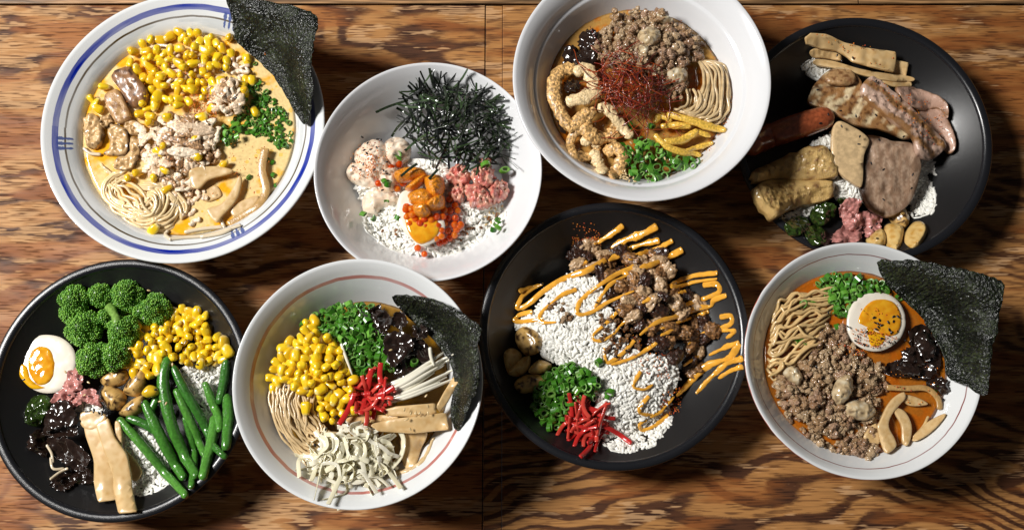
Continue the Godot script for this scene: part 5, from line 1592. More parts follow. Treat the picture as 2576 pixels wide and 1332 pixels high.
func fill_vegetable_rice() -> void:
	var b := 5
	mound(b, 580, 700, 0.094, 0.0445, 0.010)
	rice(b, [[[860, 560], [1045, 535], [1055, 640], [1000, 760], [900, 680]], [[580, 860], [690, 860], [810, 1000], [805, 1115], [700, 1168], [630, 1160], [600, 1000]], [[370, 720], [470, 720], [480, 775], [370, 770]], [[930, 760], [1040, 780], [1040, 900], [980, 900]]], 60, "white rice grain in the broccoli bowl", "white rice under the beans and broccoli", "rice grains in the broccoli bowl", 800)
	var fl := [[350, 235, 0.0125, Vector2(0, 0.6), "leftmost upper broccoli floret"], [470, 212, 0.0105, Vector2(0.2, 0.5), "small broccoli floret between two at the top"], [600, 218, 0.0150, Vector2(-0.3, 0.8), "largest broccoli floret at the top of the cluster"], [728, 285, 0.0155, Vector2(-0.3, 0.7), "broccoli floret standing apart beside the corn"], [395, 372, 0.0155, Vector2(-0.9, 0.3), "broad broccoli floret above the egg half"], [585, 385, 0.0140, Vector2(0.3, -0.4), "bright broccoli floret touching the corn"], [440, 520, 0.0150, Vector2(0.4, -0.5), "lower broccoli floret beside the egg and ginger"], [545, 508, 0.0120, Vector2(-0.2, -0.5), "lower broccoli floret above the garlic cloves"], [330, 300, 0.0090, Vector2(0.2, 0.5), "smallest broccoli floret on the left of cluster"], [495, 330, 0.0085, Vector2(0, 0), "shaded broccoli floret deep in the cluster's middle"]]
	for f in fl:
		floret(b, f[0], f[1], f[2], 0.012 if f[2] > 0.009 else 0.008, f[3], f[4])
	strip(b, "broccoli_stalk", [[520, 270, 0.016], [545, 310, 0.02], [565, 360, 0.018]], [0.0045, 0.0032, 0.005], [0.004, 0.003, 0.004], mat("broccoli_stem", Color(0.2, 0.36, 0.07), 0.35), "pale green branching broccoli stalk in the middle", "broccoli", "broccoli florets in the black bowl", {"n": 14, "sides": 10, "lumpy": 0.25, "lfreq": 200.0})
	corn(b, spots_in([[640, 320], [700, 330], [850, 275], [990, 310], [995, 360], [970, 420], [1060, 400], [1090, 500], [1050, 540], [1000, 530], [880, 560], [850, 500], [760, 560], [720, 600], [620, 590], [590, 500], [640, 420]], 95, 31.0), "yellow corn kernel heaped beside the broccoli", "corn kernels in the broccoli bowl", 0.004, 0.0)
	egg(b, [[90, 545], [105, 470], [150, 418], [215, 402], [290, 418], [345, 470], [358, 545], [335, 620], [285, 668], [215, 680], [150, 660], [105, 610]], [[128, 540], [145, 480], [185, 456], [232, 470], [256, 520], [256, 580], [230, 628], [180, 642], [142, 600]], 0.009, "egg half with a runny jammy yolk beside broccoli", [[88, 590], [96, 545], [125, 555], [140, 610], [180, 642], [210, 655], [150, 660], [105, 622]])
	ginger_slice(b, [[238, 722], [290, 650], [325, 580], [380, 556], [392, 622], [362, 682], [300, 722]], "large pink ginger slice beside the egg half", 0.011)
	ginger_slice(b, [[360, 690], [420, 658], [470, 690], [476, 742], [420, 732]], "pink ginger slice left of the garlic cloves", 0.011)
	ginger_slice(b, [[270, 740], [330, 690], [400, 700], [360, 745], [300, 752]], "lower pink ginger slice above the wood ears", 0.009)
	garlic(b, [[468, 612], [520, 560], [580, 556], [603, 600], [570, 642], [500, 652]], "upper left garlic clove with one charred spot", 0.5)
	garlic(b, [[578, 672], [630, 590], [682, 556], [697, 622], [650, 694]], "upper right garlic clove seared dark brown", 0.9)
	garlic(b, [[468, 682], [500, 640], [560, 658], [592, 700], [562, 757], [500, 752]], "lower left garlic clove with brown stain", 0.6)
	garlic(b, [[558, 772], [620, 710], [682, 688], [688, 740], [640, 787], [590, 792]], "lower right garlic clove with a charred face", 0.9)
	pickle(b, [[118, 770], [150, 700], [210, 688], [242, 720], [220, 782], [170, 832], [130, 812]], "dark green pickle below the egg half")
	pickle(b, [[110, 800], [150, 770], [200, 800], [180, 840], [130, 830]], "darker green pickle under the other one")
	wood_ear(b, [[205, 870], [215, 790], [245, 728], [300, 710], [350, 750], [357, 822], [290, 842]], "cupped black wood ear with a pale shine", 0.012)
	wood_ear(b, [[192, 872], [260, 828], [352, 830], [362, 882], [280, 892]], "flat black wood ear under the cupped one", 0.010)
	wood_ear(b, [[222, 900], [290, 886], [370, 930], [435, 1000], [382, 1052], [300, 1012], [240, 962]], "widest black wood ear left of the bamboo shoots", 0.008)
	wood_ear(b, [[328, 1010], [422, 1040], [447, 1102], [370, 1112]], "black wood ear flap at the bamboo shoot's edge", 0.006)
	wood_ear(b, [[232, 1112], [290, 1060], [352, 1060], [352, 1112], [290, 1147]], "lowest black wood ear near the bowl's wall", 0.005)
	wood_ear(b, [[118, 930], [180, 850], [222, 920], [217, 987]], "leftmost black wood ear lying on the wall", 0.004)
	menma(b, [[375, 782], [430, 765], [505, 790], [450, 852], [390, 842]], "top bamboo shoot end stained with sauce", {"lift": 0.008})
	menma(b, [[385, 800], [450, 790], [492, 900], [522, 1010], [552, 1080], [552, 1190], [460, 1202], [444, 1000], [400, 880]], "long bamboo shoot with a straight cut end, left one", {"lift": 0.009, "smooth": false, "flatten": 0.5})
	menma(b, [[450, 830], [510, 798], [542, 890], [602, 970], [632, 1080], [638, 1250], [550, 1257], [545, 1080], [490, 950]], "longest bamboo shoot reaching nearest the bowl's lower rim", {"lift": 0.0125, "smooth": false, "flatten": 0.5})
	menma(b, [[545, 818], [572, 830], [577, 935], [550, 905]], "narrow bamboo shoot sliver beside the beans", {"lift": 0.009})
	menma(b, [[570, 940], [640, 1000], [672, 1060], [640, 1102], [600, 1040]], "bamboo shoot half under the green beans and rice", {"lift": 0.006})
	var bm := []
	for i in 3:
		bm.append(mat("bean_%d" % i, [Color(0.060, 0.215, 0.026), Color(0.085, 0.27, 0.036), Color(0.042, 0.165, 0.022)][i], 0.24, {"mot": "mottle", "mots": 50.0, "coat": 0.7, "coatr": 0.1, "sss": 0.08, "bump": "bump", "bumpd": 0.02}))
	var bl := [[[[880, 800], [910, 900], [926, 1000], [910, 1127]], 19, 0.004, "dark green bean lying lowest between two long ones"], [[[838, 670], [880, 760], [930, 870], [972, 972]], 21, 0.008, "green bean third from the rim side, steeply slanted"], [[[612, 800], [690, 830], [765, 885]], 21, 0.006, "short green bean crossing under the long ones"], [[[690, 730], [740, 840], [800, 960], [872, 1082]], 27, 0.009, "thick green bean beside the leftmost one"], [[[570, 808], [660, 910], [760, 1030], [882, 1168]], 23, 0.010, "leftmost green bean reaching lowest in the bowl"], [[[828, 562], [880, 670], [950, 790], [1000, 890]], 24, 0.011, "green bean starting under the corn, right of the longest"], [[[798, 522], [775, 620], [800, 770], [842, 900], [932, 1072]], 29, 0.0145, "longest and brightest green bean on top"], [[[978, 638], [1010, 720], [1042, 800], [1046, 855]], 22, 0.008, "short green bean beside the white rice"], [[[1076, 532], [1066, 620], [1045, 722]], 23, 0.009, "green bean hanging down from the corn at the rim"], [[[1082, 700], [1088, 800], [1075, 940]], 27, 0.006, "green bean nearest the bowl's right wall"], [[[1020, 800], [1010, 900], [985, 1000], [965, 1082]], 26, 0.012, "wrinkled green bean with its cut end upward"], [[[990, 900], [1040, 955], [1072, 985]], 18, 0.005, "short green bean end poking out on the right"], [[[700, 790], [720, 760], [750, 690]], 19, 0.004, "green bean half hidden under the yellow stalk"]]
	for i in bl.size():
		var wd: float = bl[i][1] * 0.000177
		strip(b, "green_bean", bl[i][0], [wd * 0.75, wd, wd, wd * 0.92, wd * 0.8], [wd * 0.7, wd * 0.92, wd * 0.92, wd * 0.85, wd * 0.7], bm[i % 3], bl[i][3], "green bean", "green beans in the broccoli bowl", {"lift": 0.0028 + bl[i][2] * 0.28, "n": 24, "sides": 12, "lumpy": 0.07, "lfreq": 120.0})
	piece(b, "yellow_pepper_strip", [[668, 682], [700, 642], [740, 652], [748, 685], [700, 702]], 0.004, mat("yellow_pepper", Color(0.72, 0.46, 0.02), 0.2, {"coat": 0.8, "sss": 0.1}), "small yellow piece between garlic and beans", "vegetable", "", {"lift": 0.013, "dome": 0.002, "soft": true})
	var sp := mat("sprout", Color.WHITE, 0.2)
	for p in [[[240, 990], [250, 1040], [300, 1040]], [[240, 1090], [280, 1060], [320, 1040]], [[222, 930], [245, 970], [250, 1010]]]:
		strip(b, "bean_sprout", p, 0.0012, 0.001, sp, "pale bean sprout on the black wood ears", "bean sprout", "bean sprouts on wood ears", {"lift": 0.010, "n": 10})
	sesame(b, spots_in([[360, 740], [520, 760], [520, 800], [430, 790]], 6, 14.0, [[110, 617], [372, 615], [330, 690], [447, 760], [470, 775], [485, 780], [497, 772], [530, 555], [765, 200], [700, 440], [838, 650], [742, 665], [675, 725], [940, 545], [935, 605], [760, 270], [720, 250], [590, 470], [560, 395], [900, 430], [930, 385]]), true, "in the broccoli bowl", 0.0165)
	sesame(b, spots_in([[0, 0], [1, 0], [0, 1]], 0, 1.0, [[708, 192], [945, 285], [745, 400], [420, 630], [400, 690], [690, 250], [820, 545], [310, 580], [760, 720], [790, 730], [880, 440]]), false, "in the broccoli bowl", 0.0155)


func fill_cabbage_ramen() -> void:
	var b := 6
	broth(b, Color(0.30, 0.155, 0.025), Color(0.36, 0.17, 0.012), 0.0, "clear amber broth in the red ringed bowl", 0.05, 200)
	mound(b, 440, 540, 0.046, 0.0770, 0.066)
	mound(b, 660, 430, 0.040, 0.0760, 0.066)
	mound(b, 640, 1010, 0.044, 0.0790, 0.066)
	mound(b, 900, 430, 0.034, 0.0760, 0.066)
	mound(b, 340, 790, 0.036, 0.0740, 0.066)
	mound(b, 960, 720, 0.036, 0.0765, 0.066)
	var ns := noodle_mats("tan")
	bundle(b, "noodle", [[262, 590], [228, 690], [238, 790], [285, 900], [345, 975], [430, 1030]], [[470, 640], [455, 720], [465, 800], [490, 850], [530, 880], [590, 890]], 40, 0.00105, ns, "tan noodle in a combed bundle below the corn", "noodle", "noodles in the red ringed bowl", {"high": 0.005, "wob": 7.0})
	bundle(b, "noodle", [[345, 960], [430, 1080], [560, 1130]], [[430, 940], [500, 1000], [600, 1040]], 8, 0.00105, ns, "tan noodle showing under the shredded cabbage", "noodle", "noodles in the red ringed bowl", {"high": 0.001})
	bundle(b, "noodle", [[860, 1085], [960, 1060], [1030, 990], [1060, 910]], [[830, 1120], [920, 1090], [1000, 1040], [1040, 960]], 5, 0.00115, ns, "tan noodle sunk in amber broth at the right", "noodle", "noodles in the red ringed bowl", {"low": -0.001, "high": 0.001, "dip": 0.001})
	scallions(b, spots_in([[370, 355], [450, 292], [560, 242], [680, 225], [752, 250], [720, 300], [800, 400], [840, 480], [840, 560], [760, 600], [670, 660], [650, 600], [600, 470], [500, 390], [480, 345]], 200, 13.0, [[850, 560], [960, 530]]), "chopped green scallion in the heap above the corn", "scallion slices in the red ringed bowl", 0.005, 1.1)
	corn(b, spots_in([[365, 395], [410, 310], [462, 312], [485, 390], [580, 430], [622, 560], [657, 650], [640, 720], [570, 760], [545, 840], [480, 800], [470, 700], [380, 680], [330, 620], [240, 640], [228, 590], [270, 500], [310, 430]], 92, 33.0, [[245, 665], [410, 765], [600, 790], [640, 780]]), "yellow corn kernel heaped above the noodles", "corn kernels in the red ringed bowl", 0.006)
	wood_ear(b, [[672, 268], [740, 255], [792, 238], [785, 300], [740, 312]], "pointed wood ear at the top beside scallions", 0.007)
	wood_ear(b, [[750, 300], [800, 258], [842, 300], [832, 362], [770, 352]], "brown wood ear next to the pointed one", 0.008)
	wood_ear(b, [[845, 292], [900, 270], [927, 330], [880, 362], [838, 332]], "small wood ear touching the nori sheet", 0.008)
	wood_ear(b, [[808, 400], [880, 368], [947, 400], [952, 460], [880, 542], [840, 554], [808, 480]], "largest brown wood ear hanging over the scallions", 0.010)
	wood_ear(b, [[950, 350], [1020, 346], [1032, 400], [975, 415]], "dark wood ear tucked under the nori sheet", 0.007)
	wood_ear(b, [[870, 490], [960, 470], [1012, 520], [960, 602], [860, 606]], "black wood ear above the bean sprouts", 0.004)
	wood_ear(b, [[738, 350], [812, 350], [822, 386], [760, 384]], "thin dark wood ear strip in the scallions", 0.006)
	wood_ear(b, [[940, 410], [1010, 420], [1060, 500], [1010, 540], [950, 470]], "black wood ear between the nori and sprouts", 0.004)
	var sp := mat("sprout_white", Color(0.84, 0.80, 0.66), 0.2, {"sss": 0.06, "coat": 0.6, "coatr": 0.08})
	for i in 15:
		var t := i / 14.0
		var y0 := lerpf(640, 750, t) + rng.randfn() * 8.0
		var x0 := lerpf(800, 800, t) + rng.randf() * 60.0
		var y1 := lerpf(485, 640, t) + rng.randfn() * 10.0
		var x1 := 1060 + rng.randf() * 110.0
		strip(b, "bean_sprout", [[x0, y0], [lerpf(x0, x1, 0.35), lerpf(y0, y1, 0.28)], [lerpf(x0, x1, 0.7), lerpf(y0, y1, 0.66)], [x1, y1]], [0.0011, 0.0017, 0.0019, 0.0014, 0.0006], [0.001, 0.0016, 0.0018, 0.0013, 0.0006], sp, "white bean sprout in the bunch beside red ginger", "bean sprout", "bean sprouts in the red ringed bowl", {"lift": 0.003 + rng.randf() * 0.005, "n": 16})
	strip(b, "bean_sprout", [[590, 440], [615, 510], [645, 590]], [0.0012, 0.0014, 0.0008], 0.0012, sp, "single bean sprout between corn and scallions", "bean sprout", "", {"lift": 0.008, "n": 10})
	strip(b, "bean_sprout", [[1040, 460], [1045, 500], [1060, 545]], [0.0016, 0.0016, 0.0012], 0.0014, sp, "short bean sprout standing in front of black wood ears", "bean sprout", "", {"lift": 0.008, "n": 10})
	menma(b, [[800, 772], [870, 752], [1066, 736], [1072, 790], [960, 806], [820, 802]], "upper straight bamboo shoot below the sprouts", {"lift": 0.008, "smooth": false})
	menma(b, [[725, 846], [850, 816], [1122, 784], [1137, 872], [950, 892], [780, 882]], "lower broad bamboo shoot with a square end", {"lift": 0.010, "smooth": false})
	menma(b, [[1065, 762], [1110, 680], [1160, 604], [1187, 630], [1130, 732], [1092, 784]], "slanting bamboo shoot beside the nori sheet", {"lift": 0.007, "smooth": false})
	menma(b, [[900, 900], [1022, 884], [992, 980], [962, 1057], [905, 1052]], "sunken bamboo shoot below the broad one", {"lift": 0.003})
	menma(b, [[620, 812], [700, 800], [862, 800], [852, 826], [640, 840]], "bamboo shoot end under the red ginger", {"lift": 0.006})
	var rg := [mat("red_ginger", Color(0.62, 0.030, 0.026), 0.24, {"coat": 0.7, "coatr": 0.1, "sss": 0.06, "back": Color(0.4, 0.02, 0.02)}), mat("red_ginger_light", Color(0.70, 0.075, 0.05), 0.24, {"coat": 0.7, "coatr": 0.1, "sss": 0.06, "back": Color(0.4, 0.02, 0.02)})]
	strew(b, "ginger_strip", [[660, 680], [715, 600], [780, 620], [850, 660], [830, 710], [770, 790], [700, 785], [660, 760]], 30, Vector2(60, 150), 0.0016, 0.0009, rg, "bright red pickled ginger strip beside the corn", "ginger", "red ginger strips in the red ringed bowl", {"low": 0.006, "high": 0.015, "yaw": 1.2, "spread": 0.8, "sq": 4.0, "sides": 8, "bend": 0.3, "roll": 0.5, "gap": 10.0})
	for p in [[[[742, 562], [720, 680], [690, 795]], "broad red ginger strip standing highest in heap"], [[[655, 690], [625, 770], [578, 846]], "red ginger strip reaching down to the left"], [[[790, 532], [785, 590], [792, 640]], "red ginger strip poking up into the scallions"], [[[770, 700], [820, 680], [858, 655]], "red ginger strip pointing at the sprouts"]]:
		strip(b, "ginger_strip", p[0], 0.0022, 0.0011, rg[0], p[1], "ginger", "", {"lift": 0.014, "sq": 4.0, "sides": 8, "n": 14, "rounded": false})
	var cb := [mat("cabbage", Color(0.93, 0.89, 0.69), 0.18, {"coat": 0.6, "coatr": 0.08, "sss": 0.06, "back": Color(0.5, 0.46, 0.3)}), mat("cabbage_white", Color(0.95, 0.92, 0.78), 0.18, {"coat": 0.6, "coatr": 0.08, "sss": 0.06, "back": Color(0.5, 0.46, 0.34)})]
	strew(b, "cabbage_shred", [[440, 970], [530, 930], [600, 880], [710, 865], [830, 960], [840, 1050], [780, 1125], [640, 1140], [500, 1080], [410, 1035]], 120, Vector2(70, 180), 0.0019, 0.00035, cb, "translucent white shred of cabbage in the heap", "cabbage", "shredded cabbage in the red ringed bowl", {"low": 0.0, "high": 0.010, "bend": 1.7, "curl": 0.05, "jump": 0.0018, "sq": 3.0, "sides": 8, "twist": 1.3, "roll": 0.6, "gap": 10.0, "n": 18, "points": 6})
	strip(b, "cabbage_shred", [[865, 850], [905, 920], [890, 1010], [830, 1080]], 0.0022, 0.0005, cb[0], "long curved cabbage shred beside the sunken bamboo", "cabbage", "", {"lift": 0.007, "sq": 4.0, "n": 16, "roll": 0.5})
	nori_sheet(b, [[848, 198, 0.084], [960, 190, 0.094], [1130, 238, 0.104], [1292, 345, 0.116], [1284, 440, 0.115], [1288, 560, 0.113], [1284, 650, 0.109], [1235, 770, 0.099], [1187, 880, 0.088], [1150, 830, 0.080], [1145, 740, 0.077], [1165, 640, 0.078], [1135, 520, 0.077], [1060, 420, 0.076], [985, 350, 0.075], [915, 290, 0.075]], "black nori sheet leaning out of the red ringed bowl")
	sesame(b, spots_in([[880, 760], [1040, 740], [1050, 800], [900, 830]], 6, 20.0, [[840, 468], [605, 655], [940, 870], [910, 770], [720, 870], [1020, 700]]), false, "in the red ringed bowl", 0.0125)
	sesame(b, spots_in([[0, 0], [1, 0], [0, 1]], 0, 1.0, [[310, 655], [488, 903], [455, 952], [563, 805], [895, 880], [628, 460], [655, 790], [510, 870], [520, 935]]), true, "in the red ringed bowl", 0.009)


func fill_drizzled_rice() -> void:
	var b := 7
	mound(b, 620, 700, 0.092, 0.052, 0.010)
	mound(b, 800, 480, 0.060, 0.050, 0.012)
	rice(b, [[[195, 600], [300, 520], [380, 420], [480, 345], [600, 390], [660, 540], [720, 700], [800, 740], [960, 770], [990, 860], [940, 960], [955, 1080], [870, 1195], [720, 1225], [630, 1190], [590, 1000], [540, 860], [430, 800], [330, 760], [300, 650], [205, 620]]], 170, "white rice grain in the sauce striped black bowl", "white rice heaped in the sauce striped black bowl", "rice grains in the sauce striped bowl", 2600)
	var gm := [mat("grilled_a", Color(0.30, 0.145, 0.055), 0.32, {"mot": "strong", "mots": 55.0, "coat": 0.55, "coatr": 0.14, "bump": "bump", "bumpd": 0.06}), mat("grilled_b", Color(0.56, 0.37, 0.205), 0.34, {"mot": "mottle", "mots": 55.0, "coat": 0.5, "coatr": 0.14, "bump": "bump", "bumpd": 0.05}), mat("grilled_c", Color(0.055, 0.022, 0.013), 0.3, {"mot": "strong", "mots": 50.0, "coat": 0.6, "coatr": 0.12, "bump": "bump", "bumpd": 0.06}), mat("grilled_d", Color(0.36, 0.18, 0.07), 0.32, {"mot": "strong", "mots": 45.0, "coat": 0.5, "coatr": 0.14, "bump": "bump", "bumpd": 0.05})]
	var sizes := spots_in([[460, 250], [540, 205], [640, 245], [770, 265], [900, 250], [930, 330], [900, 400], [1040, 450], [1120, 560], [1170, 660], [1090, 740], [1075, 830], [1000, 790], [900, 700], [810, 640], [710, 540], [640, 460], [560, 350], [470, 315]], 60, 42.0, [[925, 350], [1110, 575], [1060, 820]])
	for i in sizes.size():
		var p: Vector2 = sizes[i]
		var tone: int = [0, 1, 1, 2, 2, 3][rng.randi() % 6]
		var m := lump(i * 1.7 + 60.0, Vector3(rng.randf_range(0.006, 0.0095), rng.randf_range(0.0036, 0.0055), rng.randf_range(0.0042, 0.0068)), 0.34, 1.2, 3, 2.6)
		put("grilled_meat_chunk", m, gm[tone], at(b, p.x, p.y, rng.randf_range(0.001, 0.006)), ["brown", "pale tan", "nearly black charred", "reddish brown"][tone] + " grilled meat chunk" + near(b, p.x, p.y), "grilled meat", "grilled meat chunks on rice", any_turn(0.6))
	crumbs(b, spots_in([[560, 560], [700, 540], [820, 660], [800, 760], [640, 760], [600, 640]], 26, 24.0), [gm[0], gm[3]], "small brown meat crumb fallen on the rice", "meat crumbs on the sauce striped rice", Vector2(0.0014, 0.0028), 0.003)
	crumbs(b, spots_in([[330, 500], [480, 500], [480, 590], [350, 600]], 10, 20.0), [gm[3], gm[1]], "brown meat crumb on rice beside the sauce loop", "meat crumbs on the sauce striped rice", Vector2(0.0014, 0.0022), 0.002)
	garlic(b, [[198, 640], [240, 608], [300, 630], [334, 680], [312, 732], [250, 747], [203, 700]], "uppermost garlic clove with brown blisters", 0.5)
	garlic(b, [[138, 742], [180, 714], [228, 745], [202, 802], [158, 832]], "leftmost shaded garlic clove at the bowl's wall", 0.3)
	garlic(b, [[158, 832], [210, 770], [267, 750], [262, 812], [210, 852]], "garlic clove overlapping the leftmost one", 0.3)
	garlic(b, [[258, 822], [310, 770], [372, 790], [352, 826], [290, 840]], "pale flat garlic clove touching the rice", 0.2)
	garlic(b, [[188, 892], [230, 850], [310, 838], [358, 870], [320, 912], [230, 935]], "lowest garlic clove beside the scallions", 0.5)
	scallions(b, spots_in([[290, 920], [355, 845], [450, 790], [540, 830], [600, 880], [570, 960], [480, 975], [440, 1000], [430, 1085], [360, 1110], [310, 1050], [285, 980]], 150, 15.0, [[600, 785], [655, 930], [640, 950], [360, 1105], [410, 1095]]), "bright green scallion in the heap beside red ginger", "scallion slices in the sauce striped bowl", 0.009, 1.25)
	strew(b, "ginger_strip", [[430, 1080], [460, 1010], [530, 985], [610, 1010], [635, 1080], [610, 1160], [540, 1155], [460, 1135]], 48, Vector2(70, 170), 0.0016, 0.0009, [mat("red_ginger", Color.WHITE, 0.2), mat("red_ginger_light", Color.WHITE, 0.2)], "bright red pickled ginger strip beside white rice", "ginger", "red ginger strips in the sauce striped bowl", {"low": 0.0, "high": 0.012, "sq": 4.0, "sides": 8, "bend": 0.5, "roll": 0.5, "gap": 10.0})
	for p in [[[[590, 1075], [680, 1122], [757, 1176]], "red ginger strip lying out over the rice"], [[[548, 1140], [558, 1190], [512, 1242]], "red ginger strip hooked onto the black wall"], [[[445, 985], [520, 1000], [600, 1020]], "red ginger strip along the scallion heap"]]:
		strip(b, "ginger_strip", p[0], 0.0020, 0.0010, mat("red_ginger", Color.WHITE, 0.2), p[1], "ginger", "", {"lift": 0.006, "sq": 4.0, "sides": 8, "n": 14, "rounded": false})
	var sa := mat("sauce", Color(0.84, 0.40, 0.045), 0.16, {"coat": 0.9, "coatr": 0.06, "sss": 0.12, "mot": "soft", "mots": 30.0})
	var dl := [[[[715, 125], [660, 165], [580, 212]], 13, "short sauce stroke at the top, leftmost of the upper ones"], [[[878, 128], [820, 160], [740, 190], [662, 232]], 17, "thickest upper sauce stroke"], [[[890, 195], [800, 216], [720, 252], [650, 292]], 14, "sauce stroke just below the thickest upper one"], [[[955, 197], [880, 235], [790, 265], [745, 290]], 11, "thin upper sauce stroke across the dark chunk"], [[[1003, 242], [920, 282], [860, 310], [800, 328]], 14, "upper sauce stroke reaching farthest right"], [[[630, 290], [560, 332], [480, 362], [400, 395], [320, 450], [262, 500], [207, 527], [215, 490], [245, 450], [330, 405]], 12, "long looped sauce stroke crossing to the left wall"], [[[215, 440], [260, 425], [320, 408]], 10, "short sauce dab at the left loop's top"], [[[275, 540], [215, 556], [196, 582], [240, 588], [330, 572]], 10, "sauce hook above the garlic cloves"], [[[490, 432], [420, 460], [370, 500], [318, 550], [324, 590], [392, 590]], 9, "sauce hook over the upper rice"], [[[770, 320], [690, 358], [640, 388], [560, 442], [505, 500], [500, 552], [570, 540], [650, 490], [770, 440]], 9, "sauce zigzag over the middle rice"], [[[700, 350], [740, 360], [660, 405], [610, 470], [580, 520]], 8, "thin sauce trail through the middle chunks"], [[[700, 530], [640, 592], [572, 655], [600, 682], [670, 650], [720, 592], [792, 555]], 8, "thin V shaped sauce trail on rice"], [[[1172, 352], [1080, 362], [1000, 385], [948, 416], [1015, 412], [1065, 395], [1172, 380]], 11, "wavy sauce loop on the bare wall, highest right"], [[[1108, 412], [1168, 404], [1185, 440], [1130, 470], [1060, 492], [960, 532]], 11, "hook ended sauce stroke on the right"], [[[1216, 462], [1160, 482], [1140, 515], [1080, 522], [980, 562], [880, 592], [800, 652]], 11, "long sauce stroke ending in a right hand loop"], [[[1130, 540], [1040, 572], [900, 622]], 9, "sauce stroke just below the looped one"], [[[872, 465], [810, 497]], 9, "short sauce dab on the central chunk"], [[[1190, 567], [1238, 560], [1240, 598], [1170, 626], [1100, 650], [1035, 697]], 11, "sauce stroke with a square hook on the wall"], [[[1165, 628], [1255, 634], [1218, 668]], 11, "pointed sauce corner below the square hook"], [[[1278, 690], [1220, 710], [1135, 750]], 11, "tapering sauce stroke at the right wall"], [[[1282, 700], [1235, 760], [1130, 800], [1060, 862], [978, 948]], 15, "heaviest long sauce stroke at the lower right"], [[[1295, 766], [1220, 792], [1150, 852], [1072, 935]], 13, "lower sauce stroke beside the heaviest one"], [[[1296, 806], [1240, 826], [1180, 862]], 11, "lowest short sauce stroke at the right wall"], [[[772, 680], [705, 750], [640, 785], [626, 715]], 8, "sauce V below the meat crumbs"], [[[880, 690], [790, 750], [710, 782], [660, 796]], 8, "sauce trail along the lower chunks"], [[[802, 830], [768, 900], [820, 916], [862, 892]], 7, "small sauce hook on the lower rice"], [[[842, 950], [800, 1002], [805, 1032], [860, 1040]], 8, "lower sauce hook on the rice"], [[[935, 1040], [870, 1092], [812, 1112], [800, 1082], [832, 1066]], 9, "lowest sauce loop at the rice edge"], [[[850, 1045], [900, 1020], [965, 950]], 8, "sauce trail down the rice edge"], [[[1082, 752], [1010, 802]], 8, "short sauce dab on the lowest chunk"], [[[975, 620], [900, 656]], 8, "short sauce dab right of centre"], [[[505, 305], [545, 298]], 11, "round sauce blob on the leftmost chunk"], [[[1020, 440], [985, 450]], 7, "tiny sauce dab by the dark chunk"]]
	var heap := poly2([[440, 240], [540, 195], [640, 235], [770, 255], [920, 240], [950, 330], [920, 390], [1050, 430], [1130, 560], [1180, 660], [1100, 760], [1080, 850], [990, 800], [890, 720], [800, 660], [700, 560], [630, 470], [550, 370], [450, 330]])
	for d in dl:
		var wd: float = d[1] * 0.000205
		# the sauce lies on the meat chunks, on the rice or on the bare wall
		var fine := smooth_line(v3(d[0]), 14)
		var path := []
		for p in fine:
			path.append([p.x, p.y, 0.0088 if Geometry2D.is_point_in_polygon(Vector2(p.x, p.y), heap) else 0.0026])
		strip(b, "sauce_stroke", path, [wd * 1.05, wd * rng.randf_range(0.9, 1.3), wd * rng.randf_range(0.6, 1.1), wd * rng.randf_range(0.8, 1.3), wd * rng.randf_range(0.6, 1.0), wd * rng.randf_range(0.7, 1.1), wd * 0.4], [wd * 0.5, wd * 0.45, wd * 0.4, wd * 0.45, wd * 0.4, wd * 0.4, wd * 0.22], sa, "orange sauce: " + d[2], "sauce", "orange sauce strokes", {"lift": 0.0 if d[0][0][0] < 1050 else -0.0012, "n": 34, "sides": 10, "lumpy": 0.22, "lfreq": 170.0})
	sesame(b, spots_in([[560, 540], [720, 560], [740, 740], [600, 720]], 9, 30.0, [[325, 405], [840, 235], [840, 318], [432, 612], [708, 617], [690, 668], [855, 858], [855, 705], [680, 755], [762, 665], [590, 495], [935, 945], [1105, 655], [940, 720]]), true, "on the sauce striped rice", 0.0062)
	specks(b, [[[[470, 180], [600, 180], [620, 260], [470, 280]], 260], [[[560, 350], [760, 300], [1050, 460], [1000, 640], [700, 560]], 200], [[[640, 560], [900, 640], [960, 900], [700, 780]], 150], [[[900, 940], [1010, 900], [1000, 1020], [900, 1060]], 120], [[[470, 110], [620, 110], [620, 200], [470, 200]], 40]], "red spice sprinkled over meat, rice and black wall", true, 0.0022)


